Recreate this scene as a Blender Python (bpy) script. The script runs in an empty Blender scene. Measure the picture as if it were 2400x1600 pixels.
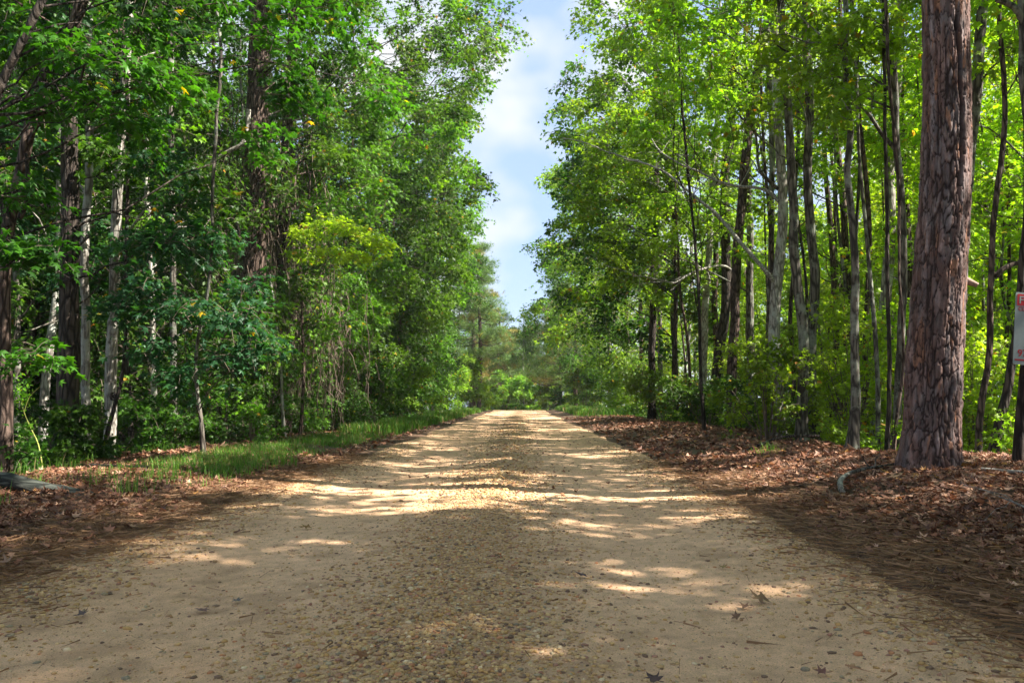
import bpy, math, random
import numpy as np
from mathutils import Vector

# ------------------------------------------------------------------ camera, sky, sun, exposure
SC = bpy.context.scene
F = 796.4; HZ = 400.0
TH = math.atan((HZ-341)/F); PS = math.atan(11/F)
CAM = np.array((0.0, 0.0, 0.75))
fwd = np.array((-math.sin(PS)*math.cos(TH), math.cos(PS)*math.cos(TH), math.sin(TH)))
rgt = np.array((math.cos(PS), math.sin(PS), 0.0))
upv = np.cross(rgt, fwd)
cd = bpy.data.cameras.new('camera'); cam = bpy.data.objects.new('camera', cd)
SC.collection.objects.link(cam); SC.camera = cam
cam.location = CAM; cam.rotation_euler = (math.pi/2+TH, 0, PS)
cd.sensor_width = 36; cd.lens = F/1024*36; cd.clip_end = 2000; cd.clip_start = 0.02
cd.dof.use_dof = False

SUN_EL = math.radians(48); SUN_AZ = math.atan2(1.0, -0.25)       # azimuth from +Y towards +X
sun_dir = Vector((math.sin(SUN_AZ)*math.cos(SUN_EL), math.cos(SUN_AZ)*math.cos(SUN_EL), math.sin(SUN_EL)))
w = bpy.data.worlds.new("World"); SC.world = w; w.use_nodes = True
nt = w.node_tree; nt.nodes.clear()
sky = nt.nodes.new('ShaderNodeTexSky'); sky.sky_type = 'NISHITA'; sky.sun_disc = False
sky.sun_elevation = SUN_EL; sky.sun_rotation = SUN_AZ; sky.air_density = 1.0; sky.dust_density = 1.2; sky.ozone_density = 1.0
tc = nt.nodes.new('ShaderNodeTexCoord'); mp = nt.nodes.new('ShaderNodeMapping')
mp.inputs['Scale'].default_value = (7.0, 7.0, 10.0); mp.inputs['Location'].default_value = (0.35, 0.2, 0.5)
cn = nt.nodes.new('ShaderNodeTexNoise'); cn.inputs['Scale'].default_value = 1.0; cn.inputs['Detail'].default_value = 3; cn.inputs['Roughness'].default_value = 0.42
cr = nt.nodes.new('ShaderNodeValToRGB'); cr.color_ramp.elements[0].position = 0.46; cr.color_ramp.elements[1].position = 0.66
cmx = nt.nodes.new('ShaderNodeMixRGB'); cmx.inputs[2].default_value = (2.8, 2.9, 3.0, 1)
smx = nt.nodes.new('ShaderNodeMixRGB'); smx.inputs[0].default_value = .80; smx.inputs[2].default_value = (1.45, 1.95, 2.95, 1)
bg = nt.nodes.new('ShaderNodeBackground'); bg.inputs['Strength'].default_value = 0.080
out = nt.nodes.new('ShaderNodeOutputWorld')
L = nt.links.new
L(tc.outputs['Generated'], mp.inputs[0]); L(mp.outputs[0], cn.inputs['Vector']); L(cn.outputs[0], cr.inputs[0])
L(sky.outputs[0], smx.inputs[1]); L(smx.outputs[0], cmx.inputs[1]); L(cr.outputs[0], cmx.inputs[0]); L(cmx.outputs[0], bg.inputs['Color']); L(bg.outputs[0], out.inputs[0])
ld = bpy.data.lights.new('sun', 'SUN'); ld.energy = 4.4; ld.angle = math.radians(0.5); ld.color = (1.0, 0.95, 0.86)
lo = bpy.data.objects.new('sun', ld); SC.collection.objects.link(lo); lo.rotation_euler = sun_dir.to_track_quat('Z', 'Y').to_euler()
SC.view_settings.view_transform = 'Standard'; SC.view_settings.look = 'None'
SC.view_settings.gamma = 1.0; SC.view_settings.exposure = 2.2
SC.render.engine = 'CYCLES'
SC.cycles.max_bounces = 7; SC.cycles.transmission_bounces = 5; SC.cycles.diffuse_bounces = 3; SC.cycles.glossy_bounces = 2
SC.cycles.use_denoising = True; SC.cycles.sample_clamp_indirect = 6.0

# ------------------------------------------------------------------ numeric helpers
def px(u, v, d):                       # photo pixel (1024 wide) at camera depth d -> world point
    return CAM + d*(fwd + (u-512)/F*rgt - (v-341)/F*upv)
def proj(P):
    Q = np.asarray(P)-CAM
    d = Q@fwd; dd = np.where(np.abs(d) < 1e-3, 1e-3, d)
    return 512+F*(Q@rgt)/dd, 341-F*(Q@upv)/dd, d
def sm(a, b, x):
    t = np.clip((x-a)/(b-a), 0, 1); return t*t*(3-2*t)
def hsh(i, j, k, s):
    h = (i.astype(np.int64)*73856093 ^ j.astype(np.int64)*19349663 ^ k.astype(np.int64)*83492791 ^ (s*2654435761)) & 0xffffffff
    h = ((h ^ (h >> 15))*2246822519) & 0xffffffff
    h = ((h ^ (h >> 13))*3266489917) & 0xffffffff
    return ((h ^ (h >> 16)) & 0xffffff)/float(0xffffff)
def vn(x, y, z=None, s=0):             # value noise 0..1
    x = np.asarray(x, float); y = np.asarray(y, float); z = np.zeros_like(x) if z is None else np.asarray(z, float)
    xi, yi, zi = np.floor(x), np.floor(y), np.floor(z)
    fx, fy, fz = x-xi, y-yi, z-zi
    fx, fy, fz = fx*fx*(3-2*fx), fy*fy*(3-2*fy), fz*fz*(3-2*fz)
    r = 0
    for a in (0, 1):
        for b in (0, 1):
            for c in (0, 1):
                wgt = (fx if a else 1-fx)*(fy if b else 1-fy)*(fz if c else 1-fz)
                r = r+wgt*hsh(xi+a, yi+b, zi+c, s)
    return r
def fbm(x, y, z=None, s=0, o=4):
    r = 0; a = 0.5; f = 1.0; t = 0
    for k in range(o):
        r = r+a*(vn(x*f, y*f, None if z is None else z*f, s+k)-0.5); t += a; a *= 0.5; f *= 2.03
    return r/t*2                        # about -1..1
def nrm(v): return v/np.maximum(np.linalg.norm(v, axis=-1, keepdims=True), 1e-9)

# ground height
def G(x, y):
    x = np.asarray(x, float); y = np.asarray(y, float)
    near = 1-sm(40, 75, y)
    z = .020*np.exp(-((x+.27)/.26)**2) - .022*(np.exp(-((x+1.25)/.45)**2)+np.exp(-((x-.75)/.45)**2)) + .012*np.exp(-((x+2.1)/.25)**2)
    z = z*near
    z = z+.07*sm(2.3, 3.4, -x)*(1-sm(4.4, 5.2, -x)) - .62*sm(4.55, 6.3, -x)
    hr = .10+.14*np.exp(-((y-6.2)/2.3)**2)+.05*np.exp(-((y-17)/4)**2)
    z = z+hr*sm(1.75, 3.3, x)-(hr+.75)*sm(4.2, 6.2, x)
    off = np.maximum(sm(2.3, 3.5, -x), sm(1.8, 3.0, x))
    z = z+off*(.07*fbm(x*.55, y*.55, s=3)+.03*fbm(x*2.1, y*2.1, s=5))
    z = z-2.2*sm(60, 100, y)
    return z
def road_inside(x, y):
    el = -2.2+.16*fbm(y*.35, y*0+3.1, s=21)+.10*fbm(y*1.7, y*0, s=22)+.05*fbm(y*6, x*6, s=27)
    er = 1.62+.16*fbm(y*.3, y*0+1.1, s=23)+.10*fbm(y*1.9, y*0, s=24)+.05*fbm(y*6, x*6, s=28)
    return sm(-.14, .14, x-el)*sm(-.14, .14, er-x)

# screen outline of the open sky between the two walls of trees
_gl = np.array([(-400, 470), (-120, 505), (0, 524), (33, 540), (48, 516), (87, 494), (126, 480), (144, 463), (165, 484), (183, 506), (205, 506), (222, 492), (244, 474), (262, 492), (285, 508), (322, 514)], float)
_gr = np.array([(-400, 610), (-120, 572), (0, 560), (52, 572), (85, 548), (100, 532), (139, 532), (150, 560), (163, 548), (178, 530), (209, 562), (244, 520), (283, 518), (322, 518)], float)
def in_gap(P, m=0.0):
    u, v, d = proj(P)
    return (d > 0.5) & (v < 322) & (u > np.interp(v, _gl[:, 0], _gl[:, 1])-m) & (u < np.interp(v, _gr[:, 0], _gr[:, 1])+m)

# ------------------------------------------------------------------ mesh assembly
class MB:
    def __init__(s): s.V = []; s.Fc = []; s.T = []; s.M = []; s.n = 0
    def add(s, V, Fc, tint=None, mat=0):
        """V (n,3); Fc (m,k) with k 3 or 4; tint (n,3)"""
        V = np.asarray(V, np.float32).reshape(-1, 3); Fc = np.asarray(Fc, np.int64)
        s.V.append(V); s.Fc.append(Fc+s.n); s.M.append(np.full(len(Fc), mat, np.int32))
        t = np.ones((len(V), 4), np.float32)
        if tint is not None: t[:, :3] = tint
        s.T.append(t); s.n += len(V)
    def mesh(s, name, mats, smooth=True):
        me = bpy.data.meshes.new(name)
        V = np.concatenate(s.V); T = np.concatenate(s.T)
        cnt = np.concatenate([np.full(len(f), f.shape[1], np.int32) for f in s.Fc])
        loops = np.concatenate([f.ravel() for f in s.Fc]).astype(np.int32)
        st = np.zeros(len(cnt), np.int32); st[1:] = np.cumsum(cnt)[:-1]
        me.vertices.add(len(V)); me.vertices.foreach_set('co', V.ravel())
        me.loops.add(len(loops)); me.loops.foreach_set('vertex_index', loops)
        me.polygons.add(len(cnt)); me.polygons.foreach_set('loop_start', st); me.polygons.foreach_set('loop_total', cnt)
        me.polygons.foreach_set('material_index', np.concatenate(s.M))
        me.polygons.foreach_set('use_smooth', np.full(len(cnt), smooth))
        me.update(calc_edges=True)
        a = me.color_attributes.new('tint', 'FLOAT_COLOR', 'POINT'); a.data.foreach_set('color', T.ravel())
        for m in mats: me.materials.append(m)
        return me

def link(name, me, parent=None, **kw):
    o = bpy.data.objects.new(name, me); SC.collection.objects.link(o)
    if parent is not None: o.parent = parent
    for k, v in kw.items():
        if v is not None: o[k] = v
    return o
def thing(name, loc, label, cat, group=None):
    o = link(name, None, None, label=label, category=cat, group=group); o.location = loc
    o.empty_display_size = .2
    return o

def smooth_path(P, R, step=.2):
    P = np.asarray(P, float); R = np.asarray(R, float)
    A = np.vstack([2*P[0]-P[1], P, 2*P[-1]-P[-2]]); o = []; r = []
    for i in range(1, len(A)-2):
        n = max(2, int(np.linalg.norm(A[i+1]-A[i])/step)); t = np.linspace(0, 1, n, endpoint=False)[:, None]
        a, b, c, d = A[i-1], A[i], A[i+1], A[i+2]
        o.append(.5*((2*b)+(-a+c)*t+(2*a-5*b+4*c-d)*t*t+(-a+3*b-3*c+d)*t**3)); r.append(R[i-1]+(R[i]-R[i-1])*t[:, 0])
    o.append(P[-1:]); r.append(R[-1:])
    return np.vstack(o), np.concatenate(r)

def tube(mb, P, R, sides=10, rough=0.0, tint=None, seed=0, mat=0, zs=2.5, fs=9):
    """one tube along a polyline, with an uneven skin"""
    n = len(P); T = nrm(np.gradient(P, axis=0))
    ref = np.array((1., 0, 0)) if abs(T[0][0]) < .9 else np.array((0, 1., 0))
    X = nrm(ref-T*(T@ref)[:, None]); Y = np.cross(T, X)
    a = np.linspace(0, 2*np.pi, sides, endpoint=False)
    ca, sa = np.cos(a), np.sin(a)
    rr = np.repeat(np.asarray(R)[:, None], sides, 1)
    if rough:
        L = np.concatenate([[0], np.cumsum(np.linalg.norm(np.diff(P, axis=0), axis=1))])
        rr = rr*(1+rough*fbm(ca[None]*fs*.25+7+L[:, None]*0, sa[None]*fs*.25+L[:, None]*0, L[:, None]*zs+0*ca[None], s=seed, o=3))
    V = P[:, None]+X[:, None]*(ca[None]*rr)[..., None]+Y[:, None]*(sa[None]*rr)[..., None]
    i = np.arange(n-1)[:, None]*sides; j = np.arange(sides)[None]; k = (j+1) % sides
    Fc = np.stack([i+j, i+k, i+sides+k, i+sides+j], -1).reshape(-1, 4)
    mb.add(V.reshape(-1, 3), Fc, tint, mat)

def tubes(mb, P, R, sides=4, tint=None, mat=0):
    """many short tubes: P (M,n,3), R (M,n)"""
    M, n, _ = P.shape
    if M == 0: return
    T = nrm(np.gradient(P, axis=1)); ref = np.broadcast_to(np.array((.31, .17, .93)), T.shape)
    X = nrm(np.cross(T, ref)); Y = np.cross(T, X)
    a = np.linspace(0, 2*np.pi, sides, endpoint=False)
    V = P[:, :, None]+X[:, :, None]*(np.cos(a)[None, None, :, None]*R[:, :, None, None])+Y[:, :, None]*(np.sin(a)[None, None, :, None]*R[:, :, None, None])
    i = np.arange(n-1)[:, None]*sides; j = np.arange(sides)[None]; k = (j+1) % sides
    f = np.stack([i+j, i+k, i+sides+k, i+sides+j], -1).reshape(-1, 4)
    Fc = (f[None]+(np.arange(M)*n*sides)[:, None, None]).reshape(-1, 4)
    mb.add(V.reshape(-1, 3), Fc, tint, mat)

# leaf templates: (verts, triangles); y along the leaf, z out of it
def star_template():
    ang = [180, 128, 95, 62, 33, 0, -33, -62, -95, -128]
    rad = [.30, .44, .20, .52, .22, .60, .22, .52, .20, .44]
    V = [(0, .42, 0)]
    for a, r in zip(ang, rad):
        x = -math.sin(math.radians(a))*r; y = .42+math.cos(math.radians(a))*r
        V.append((x, y, -.28*abs(x)-.12*(y-.4)**2))
    return np.array(V), np.array([(0, 1+(i+1) % 10, 1+i) for i in range(10)])
def lobe_template():
    V = [(0, 0, 0), (-.5, .38, -.13), (-.2, .55, -.03), (0, 1.05, -.1), (.2, .55, -.03), (.5, .38, -.13)]
    return np.array(V), np.array([(0, 2, 1), (0, 3, 2), (0, 4, 3), (0, 5, 4)])
def oval_template():
    V = [(0, 0, 0), (-.27, .45, -.1), (0, 1, -.08), (.27, .45, -.1)]
    return np.array(V), np.array([(0, 2, 1), (0, 3, 2)])
def tuft_template(n=9, seed=4):
    r = random.Random(seed); V = []; Fc = []
    for k in range(n):
        a = 2*math.pi*k/n+r.uniform(-.3, .3); t = r.uniform(.25, 1.1)
        d = Vector((math.cos(a)*math.sin(t), math.cos(t), math.sin(a)*math.sin(t))); s = d.cross(Vector((.3, .2, 1))).normalized()*.022
        b = len(V); V += [tuple(-s), tuple(s), tuple(d*r.uniform(.8, 1.1)+Vector((0, 0, -.12)))]; Fc.append((b, b+1, b+2))
    return np.array(V), np.array(Fc)
STAR, LOBE, OVAL, TUFT = star_template(), lobe_template(), oval_template(), tuft_template()

def place(mb, tmpl, pos, ydir, nor, size, tint, mat=0, curl=None):
    V, Fc = tmpl; N = len(pos)
    if N == 0: return
    Y = nrm(ydir); Z = nrm(nor-Y*np.sum(nor*Y, 1, keepdims=True)); X = np.cross(Y, Z)
    W = np.broadcast_to(V, (N,)+V.shape).copy()
    if curl is not None:
        W[:, :, 2] += curl[:, None]*((W[:, :, 1]-.4)**2*1.4+W[:, :, 0]**2*1.2)
    W = W*np.asarray(size).reshape(-1, 1, 1)
    P = pos[:, None]+X[:, None]*W[..., 0:1]+Y[:, None]*W[..., 1:2]+Z[:, None]*W[..., 2:3]
    f = (Fc[None]+(np.arange(N)*len(V))[:, None, None]).reshape(-1, 3)
    mb.add(P.reshape(-1, 3), f, np.repeat(tint, len(V), 0), mat)

# ------------------------------------------------------------------ materials
def mat(name):
    m = bpy.data.materials.new(name); m.use_nodes = True; n = m.node_tree
    n.nodes.clear(); o = n.nodes.new('ShaderNodeOutputMaterial'); return m, n, o
def leafmat(name, trans=.45, rough=.42, spec=.35, tmul=(1.7, 1.9, .7)):
    m, n, o = mat(name); N = n.nodes.new; K = n.links.new
    at = N('ShaderNodeAttribute'); at.attribute_name = 'tint'
    oi = N('ShaderNodeObjectInfo'); hs = N('ShaderNodeHueSaturation')
    ra = N('ShaderNodeMapRange'); ra.inputs[3].default_value = .8; ra.inputs[4].default_value = 1.25
    rh = N('ShaderNodeMapRange'); rh.inputs[3].default_value = .485; rh.inputs[4].default_value = .51
    K(oi.outputs['Random'], ra.inputs[0]); K(ra.outputs[0], hs.inputs['Value']); K(oi.outputs['Random'], rh.inputs[0]); K(rh.outputs[0], hs.inputs['Hue'])
    K(at.outputs['Color'], hs.inputs['Color'])
    p = N('ShaderNodeBsdfPrincipled'); p.inputs['Roughness'].default_value = rough; p.inputs['Specular IOR Level'].default_value = spec
    K(hs.outputs[0], p.inputs['Base Color'])
    mu = N('ShaderNodeMixRGB'); mu.blend_type = 'MULTIPLY'; mu.inputs[0].default_value = 1; mu.inputs[2].default_value = (*tmul, 1)
    K(hs.outputs[0], mu.inputs[1]); t = N('ShaderNodeBsdfTranslucent'); K(mu.outputs[0], t.inputs[0])
    x = N('ShaderNodeMixShader'); x.inputs[0].default_value = trans; K(p.outputs[0], x.inputs[1]); K(t.outputs[0], x.inputs[2]); K(x.outputs[0], o.inputs[0])
    return m
def barkmat(name, dark, light, scale=(30, 30, 5.5), bump=.6, dist=.02, patch=None, vor=True, usetint=False):
    m, n, o = mat(name); N = n.nodes.new; K = n.links.new
    t = N('ShaderNodeTexCoord'); mp = N('ShaderNodeMapping'); mp.inputs['Scale'].default_value = scale; K(t.outputs['Object'], mp.inputs[0])
    no = N('ShaderNodeTexNoise'); no.inputs['Scale'].default_value = 1; no.inputs['Detail'].default_value = 6; no.inputs['Roughness'].default_value = .65; no.inputs['Distortion'].default_value = .6
    K(mp.outputs[0], no.inputs['Vector'])
    vo = N('ShaderNodeTexVoronoi'); vo.feature = 'DISTANCE_TO_EDGE'; vo.inputs['Scale'].default_value = .9
    mv = N('ShaderNodeMixRGB'); mv.inputs[0].default_value = .35; K(mp.outputs[0], mv.inputs[1]); K(no.outputs['Color'], mv.inputs[2]); K(mv.outputs[0], vo.inputs['Vector'])
    c1 = N('ShaderNodeValToRGB'); c1.color_ramp.elements[0].position = .0; c1.color_ramp.elements[1].position = .22; K(vo.outputs[0], c1.inputs[0])
    mm = N('ShaderNodeMath'); mm.operation = 'MULTIPLY'; K(no.outputs[0], mm.inputs[0]); K(c1.outputs[0], mm.inputs[1])
    src = mm.outputs[0] if vor else no.outputs[0]
    r = N('ShaderNodeValToRGB'); r.color_ramp.elements[0].position = .12 if vor else .3; r.color_ramp.elements[1].position = .62
    r.color_ramp.elements[0].color = (*dark, 1); r.color_ramp.elements[1].color = (*light, 1); K(src, r.inputs[0])
    col = r.outputs[0]
    if patch:
        n2 = N('ShaderNodeTexNoise'); n2.inputs['Scale'].default_value = 3.2; n2.inputs['Detail'].default_value = 5; n2.inputs['Roughness'].default_value = .7; K(t.outputs['Object'], n2.inputs['Vector'])
        r2 = N('ShaderNodeValToRGB'); r2.color_ramp.elements[0].position = .5; r2.color_ramp.elements[1].position = .62; K(n2.outputs[0], r2.inputs[0])
        x = N('ShaderNodeMixRGB'); x.inputs[2].default_value = (*patch, 1); K(r2.outputs[0], x.inputs[0]); K(col, x.inputs[1]); col = x.outputs[0]
    if usetint:
        at = N('ShaderNodeAttribute'); at.attribute_name = 'tint'; x = N('ShaderNodeMixRGB'); x.blend_type = 'MULTIPLY'; x.inputs[0].default_value = 1
        K(col, x.inputs[1]); K(at.outputs['Color'], x.inputs[2]); col = x.outputs[0]
    p = N('ShaderNodeBsdfPrincipled'); p.inputs['Roughness'].default_value = .85; p.inputs['Specular IOR Level'].default_value = .25; K(col, p.inputs['Base Color'])
    b = N('ShaderNodeBump'); b.inputs['Strength'].default_value = bump; b.inputs['Distance'].default_value = dist; K(src, b.inputs['Height']); K(b.outputs[0], p.inputs['Normal'])
    K(p.outputs[0], o.inputs[0]); return m
def plain(name, col, rough=.7, usetint=False, noise=0, nscale=60, bump=0, spec=.3):
    m, n, o = mat(name); N = n.nodes.new; K = n.links.new
    p = N('ShaderNodeBsdfPrincipled'); p.inputs['Roughness'].default_value = rough; p.inputs['Specular IOR Level'].default_value = spec
    c = N('ShaderNodeRGB'); c.outputs[0].default_value = (*col, 1); s = c.outputs[0]
    if usetint:
        at = N('ShaderNodeAttribute'); at.attribute_name = 'tint'; s = at.outputs['Color']
    if noise or bump:
        t = N('ShaderNodeTexCoord'); no = N('ShaderNodeTexNoise'); no.inputs['Scale'].default_value = nscale; no.inputs['Detail'].default_value = 5; no.inputs['Roughness'].default_value = .7
        K(t.outputs['Object'], no.inputs['Vector'])
        mr = N('ShaderNodeMapRange'); mr.inputs[1].default_value = .25; mr.inputs[2].default_value = .75; mr.inputs[3].default_value = 1-noise; mr.inputs[4].default_value = 1+noise; K(no.outputs[0], mr.inputs[0])
        x = N('ShaderNodeVectorMath'); x.operation = 'SCALE'; K(s, x.inputs[0]); K(mr.outputs[0], x.inputs['Scale']); s = x.outputs[0]
        if bump:
            b = N('ShaderNodeBump'); b.inputs['Strength'].default_value = bump; b.inputs['Distance'].default_value = .01; K(no.outputs[0], b.inputs['Height']); K(b.outputs[0], p.inputs['Normal'])
    K(s, p.inputs['Base Color']); K(p.outputs[0], o.inputs[0]); return m

LEAF = leafmat('leaf', .5, .45, .25); LEAFW = leafmat('dimmed_leaf', .42, .45, .2, (1.7, 1.9, .5))  # second leaf is a dimmed copy, the wood's shade put into the material
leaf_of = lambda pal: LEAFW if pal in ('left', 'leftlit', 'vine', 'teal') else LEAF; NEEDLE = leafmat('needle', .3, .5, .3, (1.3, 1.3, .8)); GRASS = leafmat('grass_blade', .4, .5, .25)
DEADLEAF = leafmat('dead_leaf', .18, .6, .25, (1.2, 1.0, .8))
BARK_GREY = barkmat('grey_bark', (.035, .028, .022), (.18, .155, .125), patch=(.22, .225, .18))
BARK_PALE = barkmat('pale_bark', (.14, .12, .10), (.44, .405, .35), scale=(38, 38, 8), bump=.5, patch=(.40, .40, .35))
BARK_DARK = barkmat('dark_bark', (.018, .013, .01), (.10, .075, .06), scale=(34, 34, 6), bump=1.0, dist=.03)
BARK_BROWN = barkmat('brown_bark', (.03, .018, .013), (.17, .115, .09), scale=(34, 34, 7), bump=1.0, dist=.03)
PINE = barkmat('pine_plate_bark', (.62, .62, .62), (1.12, 1.12, 1.12), scale=(46, 46, 14), bump=.7, dist=.006, vor=False, usetint=True)
TWIG = plain('twig', (.11, .085, .06), .8); VINE = plain('vine_stem', (.13, .095, .07), .8, noise=.3, nscale=30)
DEADWOOD = barkmat('dead_wood', (.16, .14, .115), (.42, .39, .34), scale=(30, 30, 30), bump=.3)
BARKS = {'grey': BARK_GREY, 'pale': BARK_PALE, 'dark': BARK_DARK, 'brown': BARK_BROWN}

# leaf palettes: base colour, spread towards second colour, fraction of yellow
PAL = {'left': ((.015, .048, .007), (.06, .15, .012), .006),  # darkened green, shade of the wood mixed into the colour
       'leftlit': ((.032, .085, .010), (.15, .29, .018), .008),  # lighter copy of left, sunlight mixed into the colour
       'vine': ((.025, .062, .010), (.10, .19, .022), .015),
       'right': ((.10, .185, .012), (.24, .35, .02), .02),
       'lime': ((.16, .26, .012), (.33, .42, .022), .04),  # brightened green, sunlight through the leaves mixed into the colour
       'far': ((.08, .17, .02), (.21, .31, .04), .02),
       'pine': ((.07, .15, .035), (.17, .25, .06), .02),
       'teal': ((.013, .05, .018), (.035, .095, .028), .01)}  # dark bluish green, deep shade mixed into the colour
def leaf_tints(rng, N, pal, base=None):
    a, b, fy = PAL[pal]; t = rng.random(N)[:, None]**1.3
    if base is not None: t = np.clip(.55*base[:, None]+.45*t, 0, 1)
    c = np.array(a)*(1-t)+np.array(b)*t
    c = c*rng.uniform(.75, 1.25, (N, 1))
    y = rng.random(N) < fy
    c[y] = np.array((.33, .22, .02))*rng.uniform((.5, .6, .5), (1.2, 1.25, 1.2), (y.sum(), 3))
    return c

# ------------------------------------------------------------------ foliage
def foliage(mb, rng, cen, rad, tops, n_sub, n_leaf, size, tmpl, pal, droop=.25, upn=1.0, flat=.7, gap=True, width=.13, twigs=True):
    """sprays of leaves in clumps. cen (K,3) centres, rad (K,), tops (K,3) where each clump's limb arrives"""
    K = len(cen)
    if K == 0: return
    cen = np.repeat(cen, n_sub, 0); rad = np.repeat(rad, n_sub); st = np.repeat(tops, n_sub, 0); M = len(cen)
    cb = np.repeat(rng.random(K), n_sub)
    d = rng.normal(size=(M, 3)); d[:, 2] *= flat; d = nrm(d)
    end = cen+d*(rad*rng.uniform(.45, 1.15, M))[:, None]
    start = st*.35+cen*.65+rng.normal(size=(M, 3))*(rad*.18)[:, None]
    if gap:
        k = ~in_gap(end) & ~in_gap((end+start)/2); cen, rad, cb, end, start = cen[k], rad[k], cb[k], end[k], start[k]; M = len(cen)
        if M == 0: return
    mid = (start+end)/2+np.array((0, 0, 1))*(rad*.18)[:, None]; end = end-np.array((0, 0, 1))*(rad*droop)[:, None]
    def bez(t):
        t = t[..., None]; return start[:, None]*(1-t)**2+mid[:, None]*2*t*(1-t)+end[:, None]*t*t
    if twigs:
        t4 = np.broadcast_to(np.linspace(0, 1, 4), (M, 4)); r4 = np.broadcast_to(np.array((.007, .005, .003, .0015)), (M, 4))*(size/.11)
        tubes(mb, bez(t4), r4, 3, mat=1)
    t = rng.uniform(.12, 1.05, (M, n_leaf)); P = bez(t)
    ax = nrm(end-start)[:, None]; side = nrm(np.cross(ax, np.array((0, 0, 1.))+rng.normal(size=(M, 1, 3))*.15))
    s = rng.choice((-1., 1.), (M, n_leaf))[..., None]
    off = side*s*rng.uniform(.15, 1, (M, n_leaf, 1))*width*(size/.11)
    P = P+off+rng.normal(size=P.shape)*.035*(size/.11)
    Y = nrm(ax*.7+side*s*.8+rng.normal(size=P.shape)*.45+np.array((0, 0, -.35)))
    N = np.array((0, 0, 1.))*upn+rng.normal(size=P.shape)*.6
    Ptot = M*n_leaf
    sz = size*rng.uniform(.55, 1.25, Ptot)
    place(mb, tmpl, P.reshape(-1, 3), Y.reshape(-1, 3), N.reshape(-1, 3), sz, leaf_tints(rng, Ptot, pal, np.repeat(cb, n_leaf)), 0, rng.uniform(-.5, .3, Ptot))

def limbs(mb, rng, P, R, cen, rad, r0=.022, mat=0):
    """limbs from a trunk polyline to clump centres; returns nothing, attaches below the clump"""
    K = len(cen)
    if K == 0: return
    z = P[:, 2]; h = np.linalg.norm(cen[:, :2]-np.array([P[0, 0], P[0, 1]]), axis=1)
    za = np.clip(cen[:, 2]-h*rng.uniform(.25, .7, K), z[0]+.5, z[-1]-.05)
    A = np.stack([np.interp(za, z, P[:, 0]), np.interp(za, z, P[:, 1]), za], 1)
    ra = np.minimum(np.interp(za, z, R)*.35, r0*.55+.003*h)
    t = np.linspace(0, 1, 7)[None, :, None]
    m = A*.45+cen*.55+np.stack([rng.normal(size=K)*.15, rng.normal(size=K)*.15, h*rng.uniform(.0, .22, K)], 1)
    Q = A[:, None]*(1-t)**2+m[:, None]*2*t*(1-t)+cen[:, None]*t*t
    w = rng.normal(size=Q.shape)*.04*(h[:, None, None]*.5+.3); w[:, 0] = 0; Q = Q+w*(1.9 if K > 50 else 1.2)
    if K > 50: keep = np.arange(K) % 5 < 2; Q, ra = Q[keep], ra[keep]
    rr = ra[:, None]*np.linspace(1, .22, 7)[None]
    tubes(mb, Q, rr, 5, mat=mat)

def trunk_pts(path, d, w0, w1, H, s=.42667, wob=.0, seed=0):
    rng = np.random.default_rng(seed)
    P = []; 
    for i, q in enumerate(path):
        dd = d+(q[2] if len(q) > 2 else 0)
        P.append(px(q[0]*s, q[1]*s, dd))
    P = np.array(P)
    if P[0][2] > P[-1][2]: P = P[::-1]
    g = float(G(P[0, 0], P[0, 1])); dirn = (P[1]-P[0])/max(.2, P[1, 2]-P[0, 2])
    b = P[0]+dirn*(g-P[0, 2]); b[2] = g-.12
    if P[0][2] < g+.25: P = P[1:]
    b[0] = b[0]*.5+P[0][0]*.5 if abs(b[0]-P[0][0]) > .3 else b[0]
    P = np.vstack([b, P]); top = P[-1]
    r0, r1 = w0*s/2/F*d, w1*s/2/F*d
    zt = top[2]; R = list(np.interp(P[:, 2], [P[0, 2], zt], [r0, r1]))
    dr = nrm(P[-1]-P[-2]); ext = []
    z = zt
    cur = top.copy()
    while z < H:
        dr = nrm(dr*.8+np.array((0, 0, .35))+np.append(rng.normal(size=2)*.05, 0)); cur = cur+dr*1.2; z = cur[2]; ext.append(cur.copy()); R.append(max(.02, r1*(1-(z-zt)/(H-zt+.8)*.85)))
    if ext: P = np.vstack([P, ext])
    R = np.array(R); 
    return P, R

def plain_trunk(rng, P, R, base, bark, sides=14, flare=1.5, step=.12, rough=.10, seed=0):
    Q, r = smooth_path(P, R, step)
    Q = Q+np.stack([fbm(Q[:, 2]*.8, Q[:, 2]*0+seed, s=seed)*.05, fbm(Q[:, 2]*.8, Q[:, 2]*0+seed+9, s=seed+3)*.05, Q[:, 2]*0], 1)*sm(0, 1, Q[:, 2]-Q[0, 2])[:, None]
    h = Q[:, 2]-Q[0, 2]; r = r*(1+(flare-1)*np.exp(-np.clip(h-.12, 0, 99)/.25))
    mb = MB(); tube(mb, Q-base, r, sides, rough, seed=seed)
    return mb, Q, r

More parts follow.
